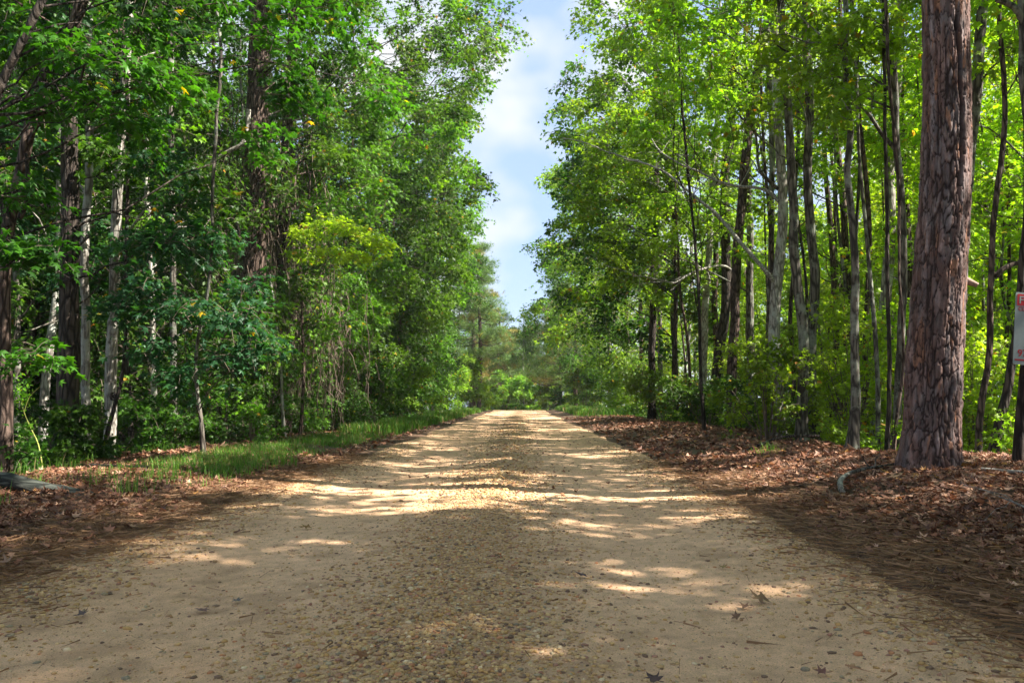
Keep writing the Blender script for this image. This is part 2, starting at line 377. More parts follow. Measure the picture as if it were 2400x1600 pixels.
TREES = []
def tree(name, label, bark, path, d, w0, w1, H=11, seed=1, group=None, clumps=None, cat='tree', fol=None, lim=True, s=.42667, flare=1.5, sides=14, extra=None):
    rng = np.random.default_rng(seed)
    P, R = trunk_pts(path, d, w0*.8, w1*.8, H, s, seed=seed)
    base = P[0].copy(); base[2] = float(G(base[0], base[1]))
    t = thing(name, base, label, cat, group)
    mb, Q, r = plain_trunk(rng, P, R, base, bark, sides, flare, seed=seed)
    B = BARKS[bark]
    cen = None
    if clumps is not None:
        cen, rad = clumps(rng, Q)
        if len(cen):
            k = ~in_gap(cen, 4); cen, rad = cen[k], rad[k]
        if lim and len(cen): limbs(mb, rng, Q-base, r, cen-base, rad)
    link('trunk', mb.mesh('trunk', [B]), t)
    if cen is not None and len(cen):
        tops = np.stack([np.interp(cen[:, 2], Q[:, 2], Q[:, 0]), np.interp(cen[:, 2], Q[:, 2], Q[:, 1]), cen[:, 2]], 1)
        tops = cen+(tops-cen)*.3
        mc = MB(); f = dict(n_sub=11, n_leaf=16, size=.115, tmpl=STAR, pal='left'); f.update(fol or {})
        foliage(mc, rng, cen, rad, tops, **f)
        if mc.n:
            me = mc.mesh('crown', [leaf_of(f['pal']), TWIG], smooth=False); o = link('crown', me, t)
            me.vertices.foreach_set('co', (np.concatenate(mc.V)-base.astype(np.float32)).ravel()); me.update()
    TREES.append((t, Q, r, base))
    return t, Q, r, base
def child_limb(t, base, pts, d, w0, w1, s=.42667, mat_=None, name='limb', seed=0, twigs=0, sides=8):
    P = np.array([px(q[0]*s, q[1]*s, d+(q[2] if len(q) > 2 else 0)) for q in pts]); n = len(P)
    R = np.linspace(w0, w1, n)*s/2/F*d; Q, r = smooth_path(P, R, .07)
    Q = Q+np.stack([fbm(np.arange(len(Q))*.12, np.zeros(len(Q))+k, s=seed+k) for k in range(3)], 1)*.025
    mb = MB(); tube(mb, Q-base, r, sides, .12, seed=seed)
    rng = np.random.default_rng(seed)
    if twigs:
        i = rng.integers(len(Q)//5, len(Q)-2, twigs); A = Q[i]-base; dr = nrm(Q[np.minimum(i+2, len(Q)-1)]-Q[i])
        E = A+(nrm(dr*.8+rng.normal(size=(twigs, 3))*.6))*rng.uniform(.25, .9, (twigs, 1))
        tt = np.linspace(0, 1, 6)[None, :, None]; X = A[:, None]*(1-tt)+E[:, None]*tt+rng.normal(size=(twigs, 6, 3))*.025*tt
        tubes(mb, X, r[i][:, None]*.5*np.linspace(1, .25, 6)[None], 4)
        B = X[:, 3]; E2 = B+nrm((E-A)+rng.normal(size=B.shape)*.5)*.3; X2 = B[:, None]*(1-tt)+E2[:, None]*tt+rng.normal(size=(twigs, 6, 3))*.015*tt
        tubes(mb, X2, r[i][:, None]*.28*np.linspace(1, .3, 6)[None], 4)
    link(name, mb.mesh(name, [mat_ or BARK_GREY]), t)
    return Q, r

# ------------------------------------------------------------------ ground and road
def grid(name, xs, ys, zf, cf, mats, **kw):
    X, Y = np.meshgrid(xs, ys); Z = zf(X, Y); c = cf(X, Y)
    V = np.stack([X, Y, Z], -1).reshape(-1, 3); nx, ny = len(xs), len(ys)
    i = np.arange(ny-1)[:, None]*nx+np.arange(nx-1)[None]
    mb = MB(); mb.add(V, np.stack([i, i+1, i+nx+1, i+nx], -1).reshape(-1, 4), c.reshape(-1, 3))
    return link(name, mb.mesh(name, mats), **kw)
def mixc(a, b, t): return np.asarray(a)*(1-t[..., None])+np.asarray(b)*t[..., None]
GRASSMASK = lambda x, y: np.maximum(sm(2.55, 2.9, -x-.10*fbm(y*.8, y*0, s=71))*(1-sm(3.5, 4.1, -x))*sm(6.3, 7.6, y)*(1-.5*sm(14, 16, y)*(1-sm(18, 22, y))),
                                    sm(2.3, 3.0, x)*(1-sm(4.2, 5.0, x))*sm(30, 40, y))
def gz(x, y):
    ins = road_inside(x, y)
    far = 1-sm(12, 20, np.abs(x))
    return G(x, y)-.035*ins+.018*fbm(x*5, y*5, s=31)*far+.008*fbm(x*19, y*19, s=33)*(1-ins)
def gcol(x, y):
    n = fbm(x*1.3, y*1.3, s=41)*.5+.5; n2 = fbm(x*7, y*7, s=43)*.5+.5
    c = mixc((.065, .035, .022), (.17, .10, .06), n2); c = mixc(c, (.09, .07, .035), sm(.5, .8, n))
    g = GRASSMASK(x, y); c = mixc(c, (.05, .06, .02), g*.5)
    return mixc(c, (.05, .06, .02), sm(5, 9, np.abs(x)))
def spread_axis(a, b, fine, grow):
    o = [0.0]; st = fine
    while o[-1] < max(abs(a), abs(b)): o.append(o[-1]+st); st *= grow
    o = np.array(o); return np.concatenate([-o[o <= abs(a)*1.02][::-1][:-1], o[o <= abs(b)*1.02]])
xs = np.unique(np.concatenate([np.linspace(-7, 7, 281), 7+spread_axis(0, 250, .06, 1.09)[0:], -7-spread_axis(0, 250, .06, 1.09)]))
ys = [-14.0]
while ys[-1] < 320: ys.append(ys[-1]+max(.045, abs(ys[-1])*.011) if ys[-1] > 1 else ys[-1]+.3)
GROUND = plain('forest_soil', (0, 0, 0), .95, True, .35, 45, .8)
grid('ground', xs, np.array(ys), gz, gcol, [GROUND], kind='structure')

def rz(x, y):
    ins = road_inside(x, y); ridge = np.exp(-((x+.27)/.33)**2); lod = 1-sm(10, 25, y)
    track = np.exp(-((x+1.2)/.42)**2)+np.exp(-((x-.8)/.42)**2)
    z = G(x, y)-.05*(1-ins)+.010*fbm(x*2.2, y*1.4, s=51)+lod*(.0055*(1-.5*track)*fbm(x*11, y*11, s=52)+(.0045*ridge+.0032)*fbm(x*38, y*38, s=53, o=2))
    return z
def rcol(x, y):
    n = fbm(x*1.8, y*.9, s=61)*.5+.5; n2 = fbm(x*30, y*30, s=62, o=3)*.5+.5; n3 = fbm(x*6, y*6, s=63)*.5+.5
    ridge = np.exp(-((x+.27+.08*fbm(y*.7, y*0, s=66))/.36)**2); edge = sm(1.5, 2.0, -x)+sm(1.1, 1.5, x)
    c = mixc((.66, .40, .225), (.76, .485, .295), n)
    c = mixc(c, (.42, .27, .15), np.clip(ridge*.7+edge*.45, 0, .8))
    c = c*(.70+.5*n2)[..., None]; c = mixc(c, (.30, .18, .10), .45*sm(.55, .8, n3))
    return c
xr = np.linspace(-2.75, 2.15, 330); yr = [.4]
while yr[-1] < 110: yr.append(yr[-1]+max(.009, yr[-1]*.0068))
SAND = plain('sandy_road', (0, 0, 0), .92, True, .45, 210, .9)
grid('dirt_road', xr, np.array(yr), rz, rcol, [SAND], kind='structure')

rng = np.random.default_rng(11)
# gravel on the road: one mass of stones
ico_t = (1+5**.5)/2
IV = nrm(np.array([(-1, ico_t, 0), (1, ico_t, 0), (-1, -ico_t, 0), (1, -ico_t, 0), (0, -1, ico_t), (0, 1, ico_t), (0, -1, -ico_t), (0, 1, -ico_t), (ico_t, 0, -1), (ico_t, 0, 1), (-ico_t, 0, -1), (-ico_t, 0, 1)], float))
IFc = np.array([(0, 11, 5), (0, 5, 1), (0, 1, 7), (0, 7, 10), (0, 10, 11), (1, 5, 9), (5, 11, 4), (11, 10, 2), (10, 7, 6), (7, 1, 8), (3, 9, 4), (3, 4, 2), (3, 2, 6), (3, 6, 8), (3, 8, 9), (4, 9, 5), (2, 4, 11), (6, 2, 10), (8, 6, 7), (9, 8, 1)])
def stones(mb, x, y, size):
    N = len(x); z = rz(x, y)
    V = IV[None]*(1+rng.uniform(-.28, .28, (N, 12, 1)))
    V = V*np.stack([size*rng.uniform(.8, 1.35, N), size*rng.uniform(.7, 1.1, N), size*rng.uniform(.35, .75, N)], 1)[:, None]
    a = rng.uniform(0, 6.28, N); c, s_ = np.cos(a)[:, None], np.sin(a)[:, None]
    V = np.stack([V[..., 0]*c-V[..., 1]*s_, V[..., 0]*s_+V[..., 1]*c, V[..., 2]], -1)
    V = V+np.stack([x, y, z+size*.12], 1)[:, None]
    pal = np.array([(.44, .31, .15), (.50, .37, .19), (.38, .25, .10), (.33, .22, .12), (.40, .20, .10), (.32, .28, .18), (.56, .47, .31), (.16, .11, .075), (.30, .17, .12), (.24, .22, .16)])
    c = np.array((1.05, .93, .84))*pal[rng.choice(10, N, p=[.22, .16, .15, .15, .06, .05, .03, .11, .05, .02])]*rng.uniform(.8, 1.15, (N, 1))
    mb.add(V.reshape(-1, 3), (IFc[None]+(np.arange(N)*12)[:, None, None]).reshape(-1, 3), np.repeat(c, 12, 0))
mb = MB()
def rnd_y(N, a, b): return a*(b/a)**rng.random(N)
N = 30000; y = rnd_y(N, 1.5, 9); stones(mb, -.27+rng.normal(size=N)*.27, y, .003+.0085*rng.random(N)**2.4)
N = 5000; y = rnd_y(N, 6, 40); stones(mb, -.27+rng.normal(size=N)*.28, y, .007+.014*rng.random(N)**2)
N = 7000; y = rnd_y(N, 2.2, 14); stones(mb, -1.95+rng.normal(size=N)*.18, y, .004+.010*rng.random(N)**2.2)
N = 7000; y = rnd_y(N, 1.8, 14); stones(mb, 1.42+rng.normal(size=N)*.20, y, .004+.010*rng.random(N)**2.2)
N = 24000; y = rnd_y(N, 1.4, 11); stones(mb, rng.uniform(-2.2, 1.7, N), y, .0018+.0065*rng.random(N)**4)
N = 46000; y = rnd_y(N, 1.35, 6); stones(mb, rng.uniform(-2.3, 1.8, N), y, .0009+.0018*rng.random(N)**2)
N = 220; y = rnd_y(N, 1.8, 9); stones(mb, rng.uniform(-2.2, 1.8, N), y, .009+.006*rng.random(N))
STONE = plain('pebble', (0, 0, 0), .75, True, .2, 120, .2)
link('gravel', mb.mesh('gravel', [STONE]), kind='stuff')

# fallen leaves along both verges, needles at the road's edge
def dead_tints(N, bright=1.0):
    pal = np.array([(.14, .075, .042), (.21, .12, .07), (.10, .055, .034), (.27, .175, .105), (.16, .08, .042), (.34, .24, .16), (.07, .042, .03), (.30, .18, .05)])
    return pal[rng.choice(8, N, p=[.24, .2, .17, .13, .12, .06, .06, .02])]*rng.uniform(.7, 1.3, (N, 1))*bright*np.array((1.2, 1.05, 1.0))
def scatter_leaves(mb, x, y, size, tmpl=STAR, lift=.012):
    N = len(x); z = gz(x, y); a = rng.uniform(0, 6.28, N)
    Y = np.stack([np.cos(a), np.sin(a), rng.normal(size=N)*.25], 1); Nn = np.stack([rng.normal(size=N)*.4, rng.normal(size=N)*.4, np.ones(N)*rng.choice((1, -1), N)], 1)
    place(mb, tmpl, np.stack([x, y, z+lift+rng.random(N)*.022], 1)-Y*size[:, None]*.4, Y, Nn, size, dead_tints(N), 0, rng.uniform(-.6, 1.3, N))
mb = MB()
N = 36000; y = rnd_y(N, 1.6, 10); x = 1.6+np.abs(rng.normal(size=N))*.2+rng.random(N)*3.6; k = rng.random(N) < .15+.85*sm(1.8, 2.5, x-.25*fbm(y*1.3, x*1.3, s=81)); scatter_leaves(mb, x[k], y[k], rng.uniform(.028, .075, k.sum()))
N = 12000; y = rnd_y(N, 8, 34); x = 1.7+rng.random(N)**.8*4.8; scatter_leaves(mb, x, y, rng.uniform(.05, .12, N), LOBE)
N = 26000; y = rnd_y(N, 2.6, 11); x = -2.15-rng.random(N)**.9*4.0; k = rng.random(N) < .2+.8*sm(2.4, 3.1, -x-.3*fbm(y*1.1, x*1.1, s=82)); scatter_leaves(mb, x[k], y[k], rng.uniform(.028, .078, k.sum()))
N = 8000; y = rnd_y(N, 9, 34); x = -2.3-rng.random(N)**.8*4.2; k = rng.random(N) > GRASSMASK(x, y)*.9; scatter_leaves(mb, x[k], y[k], rng.uniform(.05, .11, k.sum()), LOBE)
N = 1300; y = rnd_y(N, 6.5, 60); x = rng.uniform(-2.1, 1.6, N); scatter_leaves(mb, x, y, rng.uniform(.015, .05, N), LOBE, .04)
link('leaf_litter', mb.mesh('leaf_litter', [DEADLEAF], False), kind='stuff')
mb = MB()
def needles(N, xf, ya, yb, ln=.14):
    y = rnd_y(N, ya, yb); x = xf(N, y); z = np.maximum(gz(x, y), rz(x, y))+.006+.012*rng.random(N)
    a = rng.normal(size=N)*.9+rng.choice((0, 1.57, 3.14), N); d = np.stack([np.cos(a), np.sin(a), rng.normal(size=N)*.06], 1); s_ = np.stack([-np.sin(a), np.cos(a), 0*a], 1)
    l = ln*rng.uniform(.5, 1.2, N)[:, None]; wd = .00055*(1+y[:, None]*.28); P = np.stack([x, y, z], 1)
    V = np.stack([P-s_*wd, P+s_*wd, P+d*l+s_*wd, P+d*l-s_*wd], 1); V[:, 2:, 2] += .01*rng.random((N, 2))
    c = np.array([(.19, .10, .055)])*rng.uniform(.5, 1.4, (N, 1)); mb.add(V.reshape(-1, 3), np.arange(4*N).reshape(-1, 4), np.repeat(c, 4, 0))
needles(15000, lambda N, y: -2.42+rng.normal(size=N)*.22, 2.4, 11); needles(17000, lambda N, y: 1.92+rng.normal(size=N)*.24, 1.6, 10)
needles(420, lambda N, y: rng.uniform(-2.2, 1.7, N), 1.6, 8, .09)
link('pine_needles', mb.mesh('pine_needles', [DEADLEAF], False), kind='stuff')

# grass on the verges
mb = MB()
def blades(x, y, h, wd, tint=None, lean=.5):
    N = len(x); z = gz(x, y)-.01; a = rng.uniform(0, 6.28, N); d = np.stack([np.cos(a), np.sin(a), 0*a], 1); s_ = np.stack([-np.sin(a), np.cos(a), 0*a], 1)
    P = np.stack([x, y, z], 1); h = h[:, None]; ln = (rng.random(N)**.8*lean)[:, None]; up = np.array((0, 0, 1.)); wd = wd[:, None] if np.ndim(wd) else wd
    A = P; B = P+up*h*.6+d*h*ln*.35; C = P+up*h*(1-.35*ln)+d*h*ln*1.1
    V = np.stack([A-s_*wd, A+s_*wd, B-s_*wd*.8, B+s_*wd*.8, C], 1)
    i = (np.arange(N)*5)[:, None]
    c = tint if tint is not None else (np.array((.05, .115, .02))*(1-(t := rng.random((N, 1))))+np.array((.12, .235, .03))*t)
    if tint is None: dry = rng.random(N) < .12; c[dry] = np.array((.28, .21, .10))*rng.uniform(.6, 1.1, (dry.sum(), 1))
    V = V.reshape(-1, 3); n0 = mb.n
    mb.add(V, i+np.array([[0, 1, 3, 2]]), np.repeat(c, 5, 0)); mb.Fc.append(i+np.array([[2, 3, 4]])+n0); mb.M.append(np.zeros(N, np.int32))
def grass_zone(N, xa, xb, ya, yb, h, wd, pw=1.0):
    y = rnd_y(N, ya, yb); x = rng.uniform(xa, xb, N); k = (rng.random(N) < GRASSMASK(x, y)*pw*sm(-.15, .35, fbm(x*1.7, y*1.1, s=91)+.26)); x, y = x[k], y[k]
    blades(x, y, h*rng.uniform(.4, 1.2, len(x)), wd*(1+y*.04))
grass_zone(42000, -4.6, -2.4, 6.3, 16, .12, .0022, .8); grass_zone(42000, -4.6, -2.3, 16, 62, .27, .004); grass_zone(30000, 2.2, 5.4, 26, 64, .36, .005)
cl = [(-3.15, 6.9), (-2.9, 7.6), (-3.3, 7.5), (-3.0, 6.1), (-3.9, 6.3), (-4.5, 7.9), (-3.6, 5.3), (-2.6, 8.8), (2.9, 9.5), (3.3, 13.0), (-4.4, 6.0)]
for cx, cy in cl:
    N = 70; x = cx+rng.normal(size=N)*.07; y = cy+rng.normal(size=N)*.07; blades(x, y, .17*rng.uniform(.5, 1.3, N), .0026, lean=.9)
N = 2500; x = rng.uniform(-6.5, -4.4, N); y = rnd_y(N, 6, 20); blades(x, y, .16*rng.uniform(.4, 1.3, N), .0028)
link('grass', mb.mesh('grass', [GRASS], False), kind='stuff')

# low leafy ground cover along the foot of the trees and inside them
mb = MB()
def cover(N, xf, ya, yb, zr, size, pal, tmpl=STAR, nl=14):
    y = rnd_y(N, ya, yb); x = xf(N, y); z = gz(x, y)+zr*rng.random(N)**1.6+.04
    P = np.stack([x, y, z], 1); foliage(mb, rng, P, np.full(N, .22), P-np.array((0, 0, .2)), 3, nl, size, tmpl, pal, flat=.8)
cover(420, lambda N, y: -4.7-rng.random(N)*2.2, 7.4, 22, .5, .07, 'left'); cover(300, lambda N, y: -5.0-rng.random(N)*3.0, 20, 60, .9, .10, 'vine', LOBE)
cover(260, lambda N, y: 4.3+rng.random(N)*2.5, 7.5, 24, .6, .07, 'right'); cover(300, lambda N, y: 4.6+rng.random(N)*3, 24, 62, .9, .10, 'vine', LOBE)
cover(420, lambda N, y: 6+rng.random(N)*9, 6, 26, .7, .11, 'right', LOBE)
link('undergrowth', mb.mesh('undergrowth', [LEAF, TWIG], False), kind='stuff')

# ------------------------------------------------------------------ shared forest trees: meshes made once, then copied
def lib_tree(seed, H, z0, spread, nclump, pal, bark, r=.11, tmpl=STAR, size=.12, n_sub=9, n_leaf=14, upn=1.0, lean=0, clr=(.45, .85)):
    rg = np.random.default_rng(seed); n = 8
    P = np.stack([np.cumsum(rg.normal(size=n)*.10)+lean*np.linspace(0, 1, n), np.cumsum(rg.normal(size=n)*.10), np.linspace(-.3, H, n)], 1); P[:, :2] -= P[0, :2]
    R = r*np.linspace(1, .22, n); Q, rr = smooth_path(P, R, .2); hh = Q[:, 2]-Q[0, 2]; rr = rr*(1+.4*np.exp(-hh/.3))
    mb = MB(); tube(mb, Q, rr, 11, .12, seed=seed)
    z = z0+(H-z0)*rg.random(nclump)**.85; a = rg.uniform(0, 6.28, nclump); e = spread*(1-.45*((z-z0)/(H-z0))**2)*rg.uniform(.15, 1, nclump)**.6
    c = np.stack([np.interp(z, Q[:, 2], Q[:, 0])+np.cos(a)*e, np.interp(z, Q[:, 2], Q[:, 1])+np.sin(a)*e, z], 1); rad = rg.uniform(*clr, nclump)
    limbs(mb, rg, Q, rr, c, rad)
    mc = MB(); tops = np.stack([np.interp(z, Q[:, 2], Q[:, 0]), np.interp(z, Q[:, 2], Q[:, 1]), z], 1); tops = c+(tops-c)*.3
    foliage(mc, rg, c, rad, tops, n_sub, n_leaf, size, tmpl, pal, gap=False, upn=upn)
    return mb.mesh('trunk', [BARKS[bark]]), mc.mesh('crown', [leaf_of(pal), TWIG], False)
def put(lib, name, label, cat, x, y, rz_, sc, group, dz=0):
    t = thing(name, (x, y, float(G(x, y))+dz), label, cat, group); t.rotation_euler = (0, 0, rz_); t.scale = (sc, sc, sc)
    link('trunk', lib[0], t); link('crown', lib[1], t); return t
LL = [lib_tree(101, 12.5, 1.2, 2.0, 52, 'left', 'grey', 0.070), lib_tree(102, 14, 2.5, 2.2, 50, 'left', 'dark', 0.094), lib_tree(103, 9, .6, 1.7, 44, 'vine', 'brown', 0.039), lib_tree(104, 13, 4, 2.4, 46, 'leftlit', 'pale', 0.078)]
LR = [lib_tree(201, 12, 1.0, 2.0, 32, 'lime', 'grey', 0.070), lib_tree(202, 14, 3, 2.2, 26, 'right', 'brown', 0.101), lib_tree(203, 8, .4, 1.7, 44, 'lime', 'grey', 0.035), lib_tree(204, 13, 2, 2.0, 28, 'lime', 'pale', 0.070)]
LC = [lib_tree(301, 15, 6.0, 3.0, 62, 'right', 'brown', .16, LOBE, .15), lib_tree(302, 13.5, 4.8, 2.8, 52, 'right', 'grey', .12, LOBE, .15)]
LF = [lib_tree(401, 12, .8, 2.8, 70, 'far', 'brown', .13, LOBE, .17, clr=(.6, 1.1)), lib_tree(402, 10, .4, 2.6, 60, 'vine', 'grey', .10, LOBE, .17, clr=(.6, 1.0))]

# ------------------------------------------------------------------ the big pine by the road
def pine_trunk():
    s = .42667; d = 6.15
    path = [(2181, 1101), (2182, 1040), (2184, 983), (2187, 890), (2192, 791), (2205, 600), (2216, 420), (2219, 230), (2217, 110), (2215, 0)]
    wid = [136, 127, 124, 122, 119, 114, 108, 105, 101, 99]
    P = np.array([px(a*s, b*s, d) for a, b in path]); R = np.array(wid)*s/2/F*d
    g = float(G(P[0, 0], P[0, 1])); P = np.vstack([P[0]+np.array((-.015, 0, g-.25-P[0, 2])), P]); R = np.concatenate([[R[0]*1.12], R])
    base = P[0].copy(); base[2] = g
    t = thing('pine_tree', base, 'thick pine with deeply cracked reddish grey plate bark, standing on the leaf-covered roadside mound', 'tree')
    Q, r = smooth_path(P, R, .0085); n = len(Q); sides = 250
    h = Q[:, 2]-Q[0, 2]; r = r*(1+.03*np.exp(-np.clip(h-.25, 0, 9)/.22))
    a = np.linspace(0, 2*np.pi, sides, endpoint=False); A, Hh = np.meshgrid(a, h)
    ca, sa_ = np.cos(A), np.sin(A)
    wx = .10*fbm(ca*5, sa_*5, Hh*6, s=8); wz = .05*fbm(ca*7, sa_*7, Hh*9, s=10)
    f1 = fbm(ca*3.4+wx, sa_*3.4+wx, Hh*1.15+wz*4, s=7, o=3); f1b = fbm(ca*5.6-wx*2, sa_*5.6+wx*2, Hh*2.3, s=107, o=2)
    f2 = fbm(ca*2.6+wz*3, sa_*2.6, Hh*6.2+wx*8, s=9, o=3)
    NU = 19; U = A/(2*np.pi)*NU+1.1*fbm(ca*2.2, sa_*2.2, Hh*1.6, s=31)+.45*fbm(ca*9, sa_*9, Hh*11, s=32, o=3); Vv = Hh/.135+1.0*fbm(ca*3.5, sa_*3.5, Hh*3, s=33)+.5*fbm(ca*9, sa_*9, Hh*12, s=34, o=3)
    ui, vi = np.floor(U), np.floor(Vv); g1 = np.full(U.shape, 9.); g2 = np.full(U.shape, 9.); rid_ = np.zeros(U.shape)
    for du in (-1, 0, 1):
        for dv in (-1, 0, 1):
            cu, cv = ui+du, vi+dv; cw = np.mod(cu, NU); z0 = np.zeros_like(cu)
            dd = np.sqrt((U-(cu+.5+.9*(hsh(cw, cv, z0, 1)-.5)))**2+((Vv-(cv+.5+.95*(hsh(cw, cv, z0, 2)-.5)))*.75)**2); rid = hsh(cw, cv, z0, 3)
            lt = dd < g1; g2 = np.where(lt, g1, np.minimum(g2, dd)); rid_ = np.where(lt, rid, rid_); g1 = np.where(lt, dd, g1)
    fis = sm(-.25, .35, fbm(ca*3, sa_*3, Hh*1.3, s=35)); v1 = np.minimum((g2-g1)*(1.3-.5*fis), np.abs(f1)*2.2)
    plate = sm(.01, .07+.14*fis, v1)
    fine = fbm(ca*22, sa_*22, Hh*30, s=15); lay = fbm(ca*7, sa_*7, Hh*7, s=17, o=5)
    step_ = np.floor((fbm(ca*4.5, sa_*4.5, Hh*4.5, s=23, o=3)*1.3+lay*.9+fine*.2)*4)/4
    big = fbm(ca*2.2, sa_*2.2, Hh*.9, s=19); cid = rid_
    disp = -.015*(1-plate)+.004*(cid-.5)+.009*step_+.004*fine+.010*big
    # one long dark split in the bark
    T = nrm(np.gradient(Q, axis=0)); X = nrm(np.array((1., 0, 0))-T*(T@np.array((1., 0, 0)))[:, None]); Y = np.cross(T, X)
    aim = math.atan2(-1, .12); ac = np.mod(A-aim+.25*fbm(Hh*1.2, Hh*0, s=5)+np.pi, 2*np.pi)-np.pi
    crack = np.exp(-(ac/.075)**2)*sm(2.3, 2.7, Hh)*(1-sm(3.5, 3.9, Hh)); disp = disp-.035*crack
    rr = r[:, None]*(1+.13*np.exp(-np.clip(Hh-.25, 0, 9)/.13)*np.clip(np.sin(A*5+1.3)+.3*np.sin(A*3), 0, 1))+disp
    V = Q[:, None]+X[:, None]*(np.cos(A)*rr)[..., None]+Y[:, None]*(np.sin(A)*rr)[..., None]
    grey = np.array((.33, .28, .275)); pink = np.array((.33, .215, .185)); orange = np.array((.42, .21, .12)); dark = np.array((.035, .02, .016)); brown = np.array((.13, .07, .052))
    k = sm(-.4, .4, fbm(ca*4, sa_*4, Hh*3, s=25))[..., None]; c = grey*(1-k)+pink*k
    c = c*(.60+.5*np.mod(cid*13.7, 1))[..., None]*(.62+.5*sm(-.3, .4, step_+fine*.3))[..., None]
    og = (sm(.30, .42, fbm(ca*5, sa_*5, Hh*4.5, s=27))*.85)[..., None]; c = c*(1-og)+orange*og
    m = sm(-.15, .4, lay+fine*.6)[..., None]*.75; c = c*(1-m)+brown*m
    c = c*(.8+.35*(fine*.5+.5))[..., None]*np.array((.84, .77, .75))
    pl = (plate*(1-crack))[..., None]; c = c*pl+dark*(1-pl)
    i = np.arange(n-1)[:, None]*sides; j = np.arange(sides)[None]; kk = (j+1) % sides
    mb = MB(); mb.add((V-base).reshape(-1, 3), np.stack([i+j, i+kk, i+sides+kk, i+sides+j], -1).reshape(-1, 4), c.reshape(-1, 3))
    # upper trunk above the detailed length
    up = [P[-1]+np.array((.03*k_, .02*k_, 1.2*k_)) for k_ in range(0, 9)]; Q2, r2 = smooth_path(np.array(up), np.linspace(R[-1]*1.0, .08, 9), .2)
    tube(mb, Q2-base-np.array((0, 0, .03)), r2, 20, .05, tint=(.2, .15, .13))
    rg = np.random.default_rng(3); K = 26
    z = rg.uniform(9.5, 14, K); an = rg.uniform(0, 6.28, K); e_ = rg.uniform(.6, 3.0, K); top = Q2[-1]
    cen = np.stack([top[0]+np.cos(an)*e_, top[1]+np.sin(an)*e_, z], 1); limbs(mb, rg, Q2-base, r2, cen-base, e_, r0=.03)
    # a broken stub low on the shaded flank
    sA = px(2262*s, 655*s, d+.02); sB = px(2292*s, 668*s, d-.02); tube(mb, np.linspace(sA-base, sB-base, 5), np.linspace(.03, .018, 5), 8, .2, tint=(.3, .2, .15))
    link('trunk', mb.mesh('trunk', [PINE]), t)
    mc = MB(); sub = np.repeat(cen, 22, 0)+rg.normal(size=(K*22, 3))*np.array((.5, .5, .25))
    place(mc, TUFT, sub-base, nrm(rg.normal(size=sub.shape)+np.array((0, 0, .6))), rg.normal(size=sub.shape), rg.uniform(.18, .28, len(sub)), leaf_tints(rg, len(sub), 'right'))
    link('crown', mc.mesh('crown', [NEEDLE], False), t)
pine_trunk()

# ------------------------------------------------------------------ clump layouts
def cl_box(n, xr_, yr_, zr_, rr=(.4, .75), zp=1.0):
    """clumps scattered in a box round the trunk (offsets in x, y; heights in z)"""
    def f(rg, Q):
        z = zr_[0]+(zr_[1]-zr_[0])*rg.random(n)**zp; bx = np.interp(z, Q[:, 2], Q[:, 0]); by = np.interp(z, Q[:, 2], Q[:, 1])
        return np.stack([bx+rg.uniform(*xr_, n), by+rg.uniform(*yr_, n), z], 1), rg.uniform(*rr, n)
    return f
def cl_wall(n, side, x0, reach, ys_=1.6, z0=.5, z1=12, rr=(.42, .8)):
    """foliage wall: reach(z) is how far it leans out over the road from the trunk line x0"""
    def f(rg, Q):
        z = z0+(z1-z0)*rg.random(n)**.95; fr = rg.random(n)**.7
        x = x0+side*reach(z)*fr-side*.4; y = Q[0, 1]+rg.uniform(-ys_, ys_, n)
        return np.stack([x, y, z], 1), rg.uniform(*rr, n)
    return f
def cl_pts(pts, d, s=.42667, jit=.15, extra=None):
    """clumps at chosen places (photo position, depth offset, radius)"""
    def f(rg, Q):
        c = np.array([px(p[0]*s, p[1]*s, d+p[2]) for p in pts])+rg.normal(size=(len(pts), 3))*jit
        r = np.array([p[3] for p in pts])
        if extra is not None:
            c2, r2 = extra(rg, Q); c = np.vstack([c, c2]); r = np.concatenate([r, r2])
        return c, r
    return f

# ------------------------------------------------------------------ trees along the shaded side (west)
D = .42667*1.0204
TL = dict(group=None)
tree('leaning_tree', 'dark crooked tree leaning over at the forest edge, curled side branch halfway up', 'brown', [(12, 1080), (10, 900), (8, 700), (22, 520), (48, 400), (72, 280), (108, 170), (150, 90), (185, 10)], 7.6, 40, 30, 9, 5, s=D, clumps=cl_box(16, (-1.2, 1.3), (-1, 1), (3.6, 7), (.35, .55)), fol=dict(size=.11, pal='teal'))
t, Q, r, b = TREES[-1]
child_limb(t, b, [(45, 500), (62, 455), (64, 400), (60, 350)], 7.5, 13, 7, D, BARK_DARK, 'branch', 3)
child_limb(t, b, [(48, 480), (85, 470), (125, 475), (150, 520)], 7.5, 9, 3, D, BARK_DARK, 'branch', 4, 4)
child_limb(t, b, [(22, 520), (0, 450), (-40, 380)], 7.5, 16, 12, D, BARK_DARK, 'branch', 6)
tree('oak_tree', 'straight thick near-black trunk beside the two pale trunks', 'dark', [(150, 1085), (158, 850), (162, 650), (163, 450), (164, 280), (166, 0)], 9.0, 62, 36, 13, 6, s=D, clumps=cl_box(22, (-1.6, 1.6), (-1.4, 1.4), (2.2, 9), (.35, .6)), fol=dict(pal='teal'))
tree('slim_tree', 'slim rusty brown trunk leaning close against the near-black trunk', 'brown', [(124, 1085), (132, 900), (138, 700), (147, 450), (152, 300)], 9.3, 20, 15, 10, 7, s=D, clumps=cl_box(10, (-1, 1), (-1, 1), (3.5, 9), (.35, .6)))
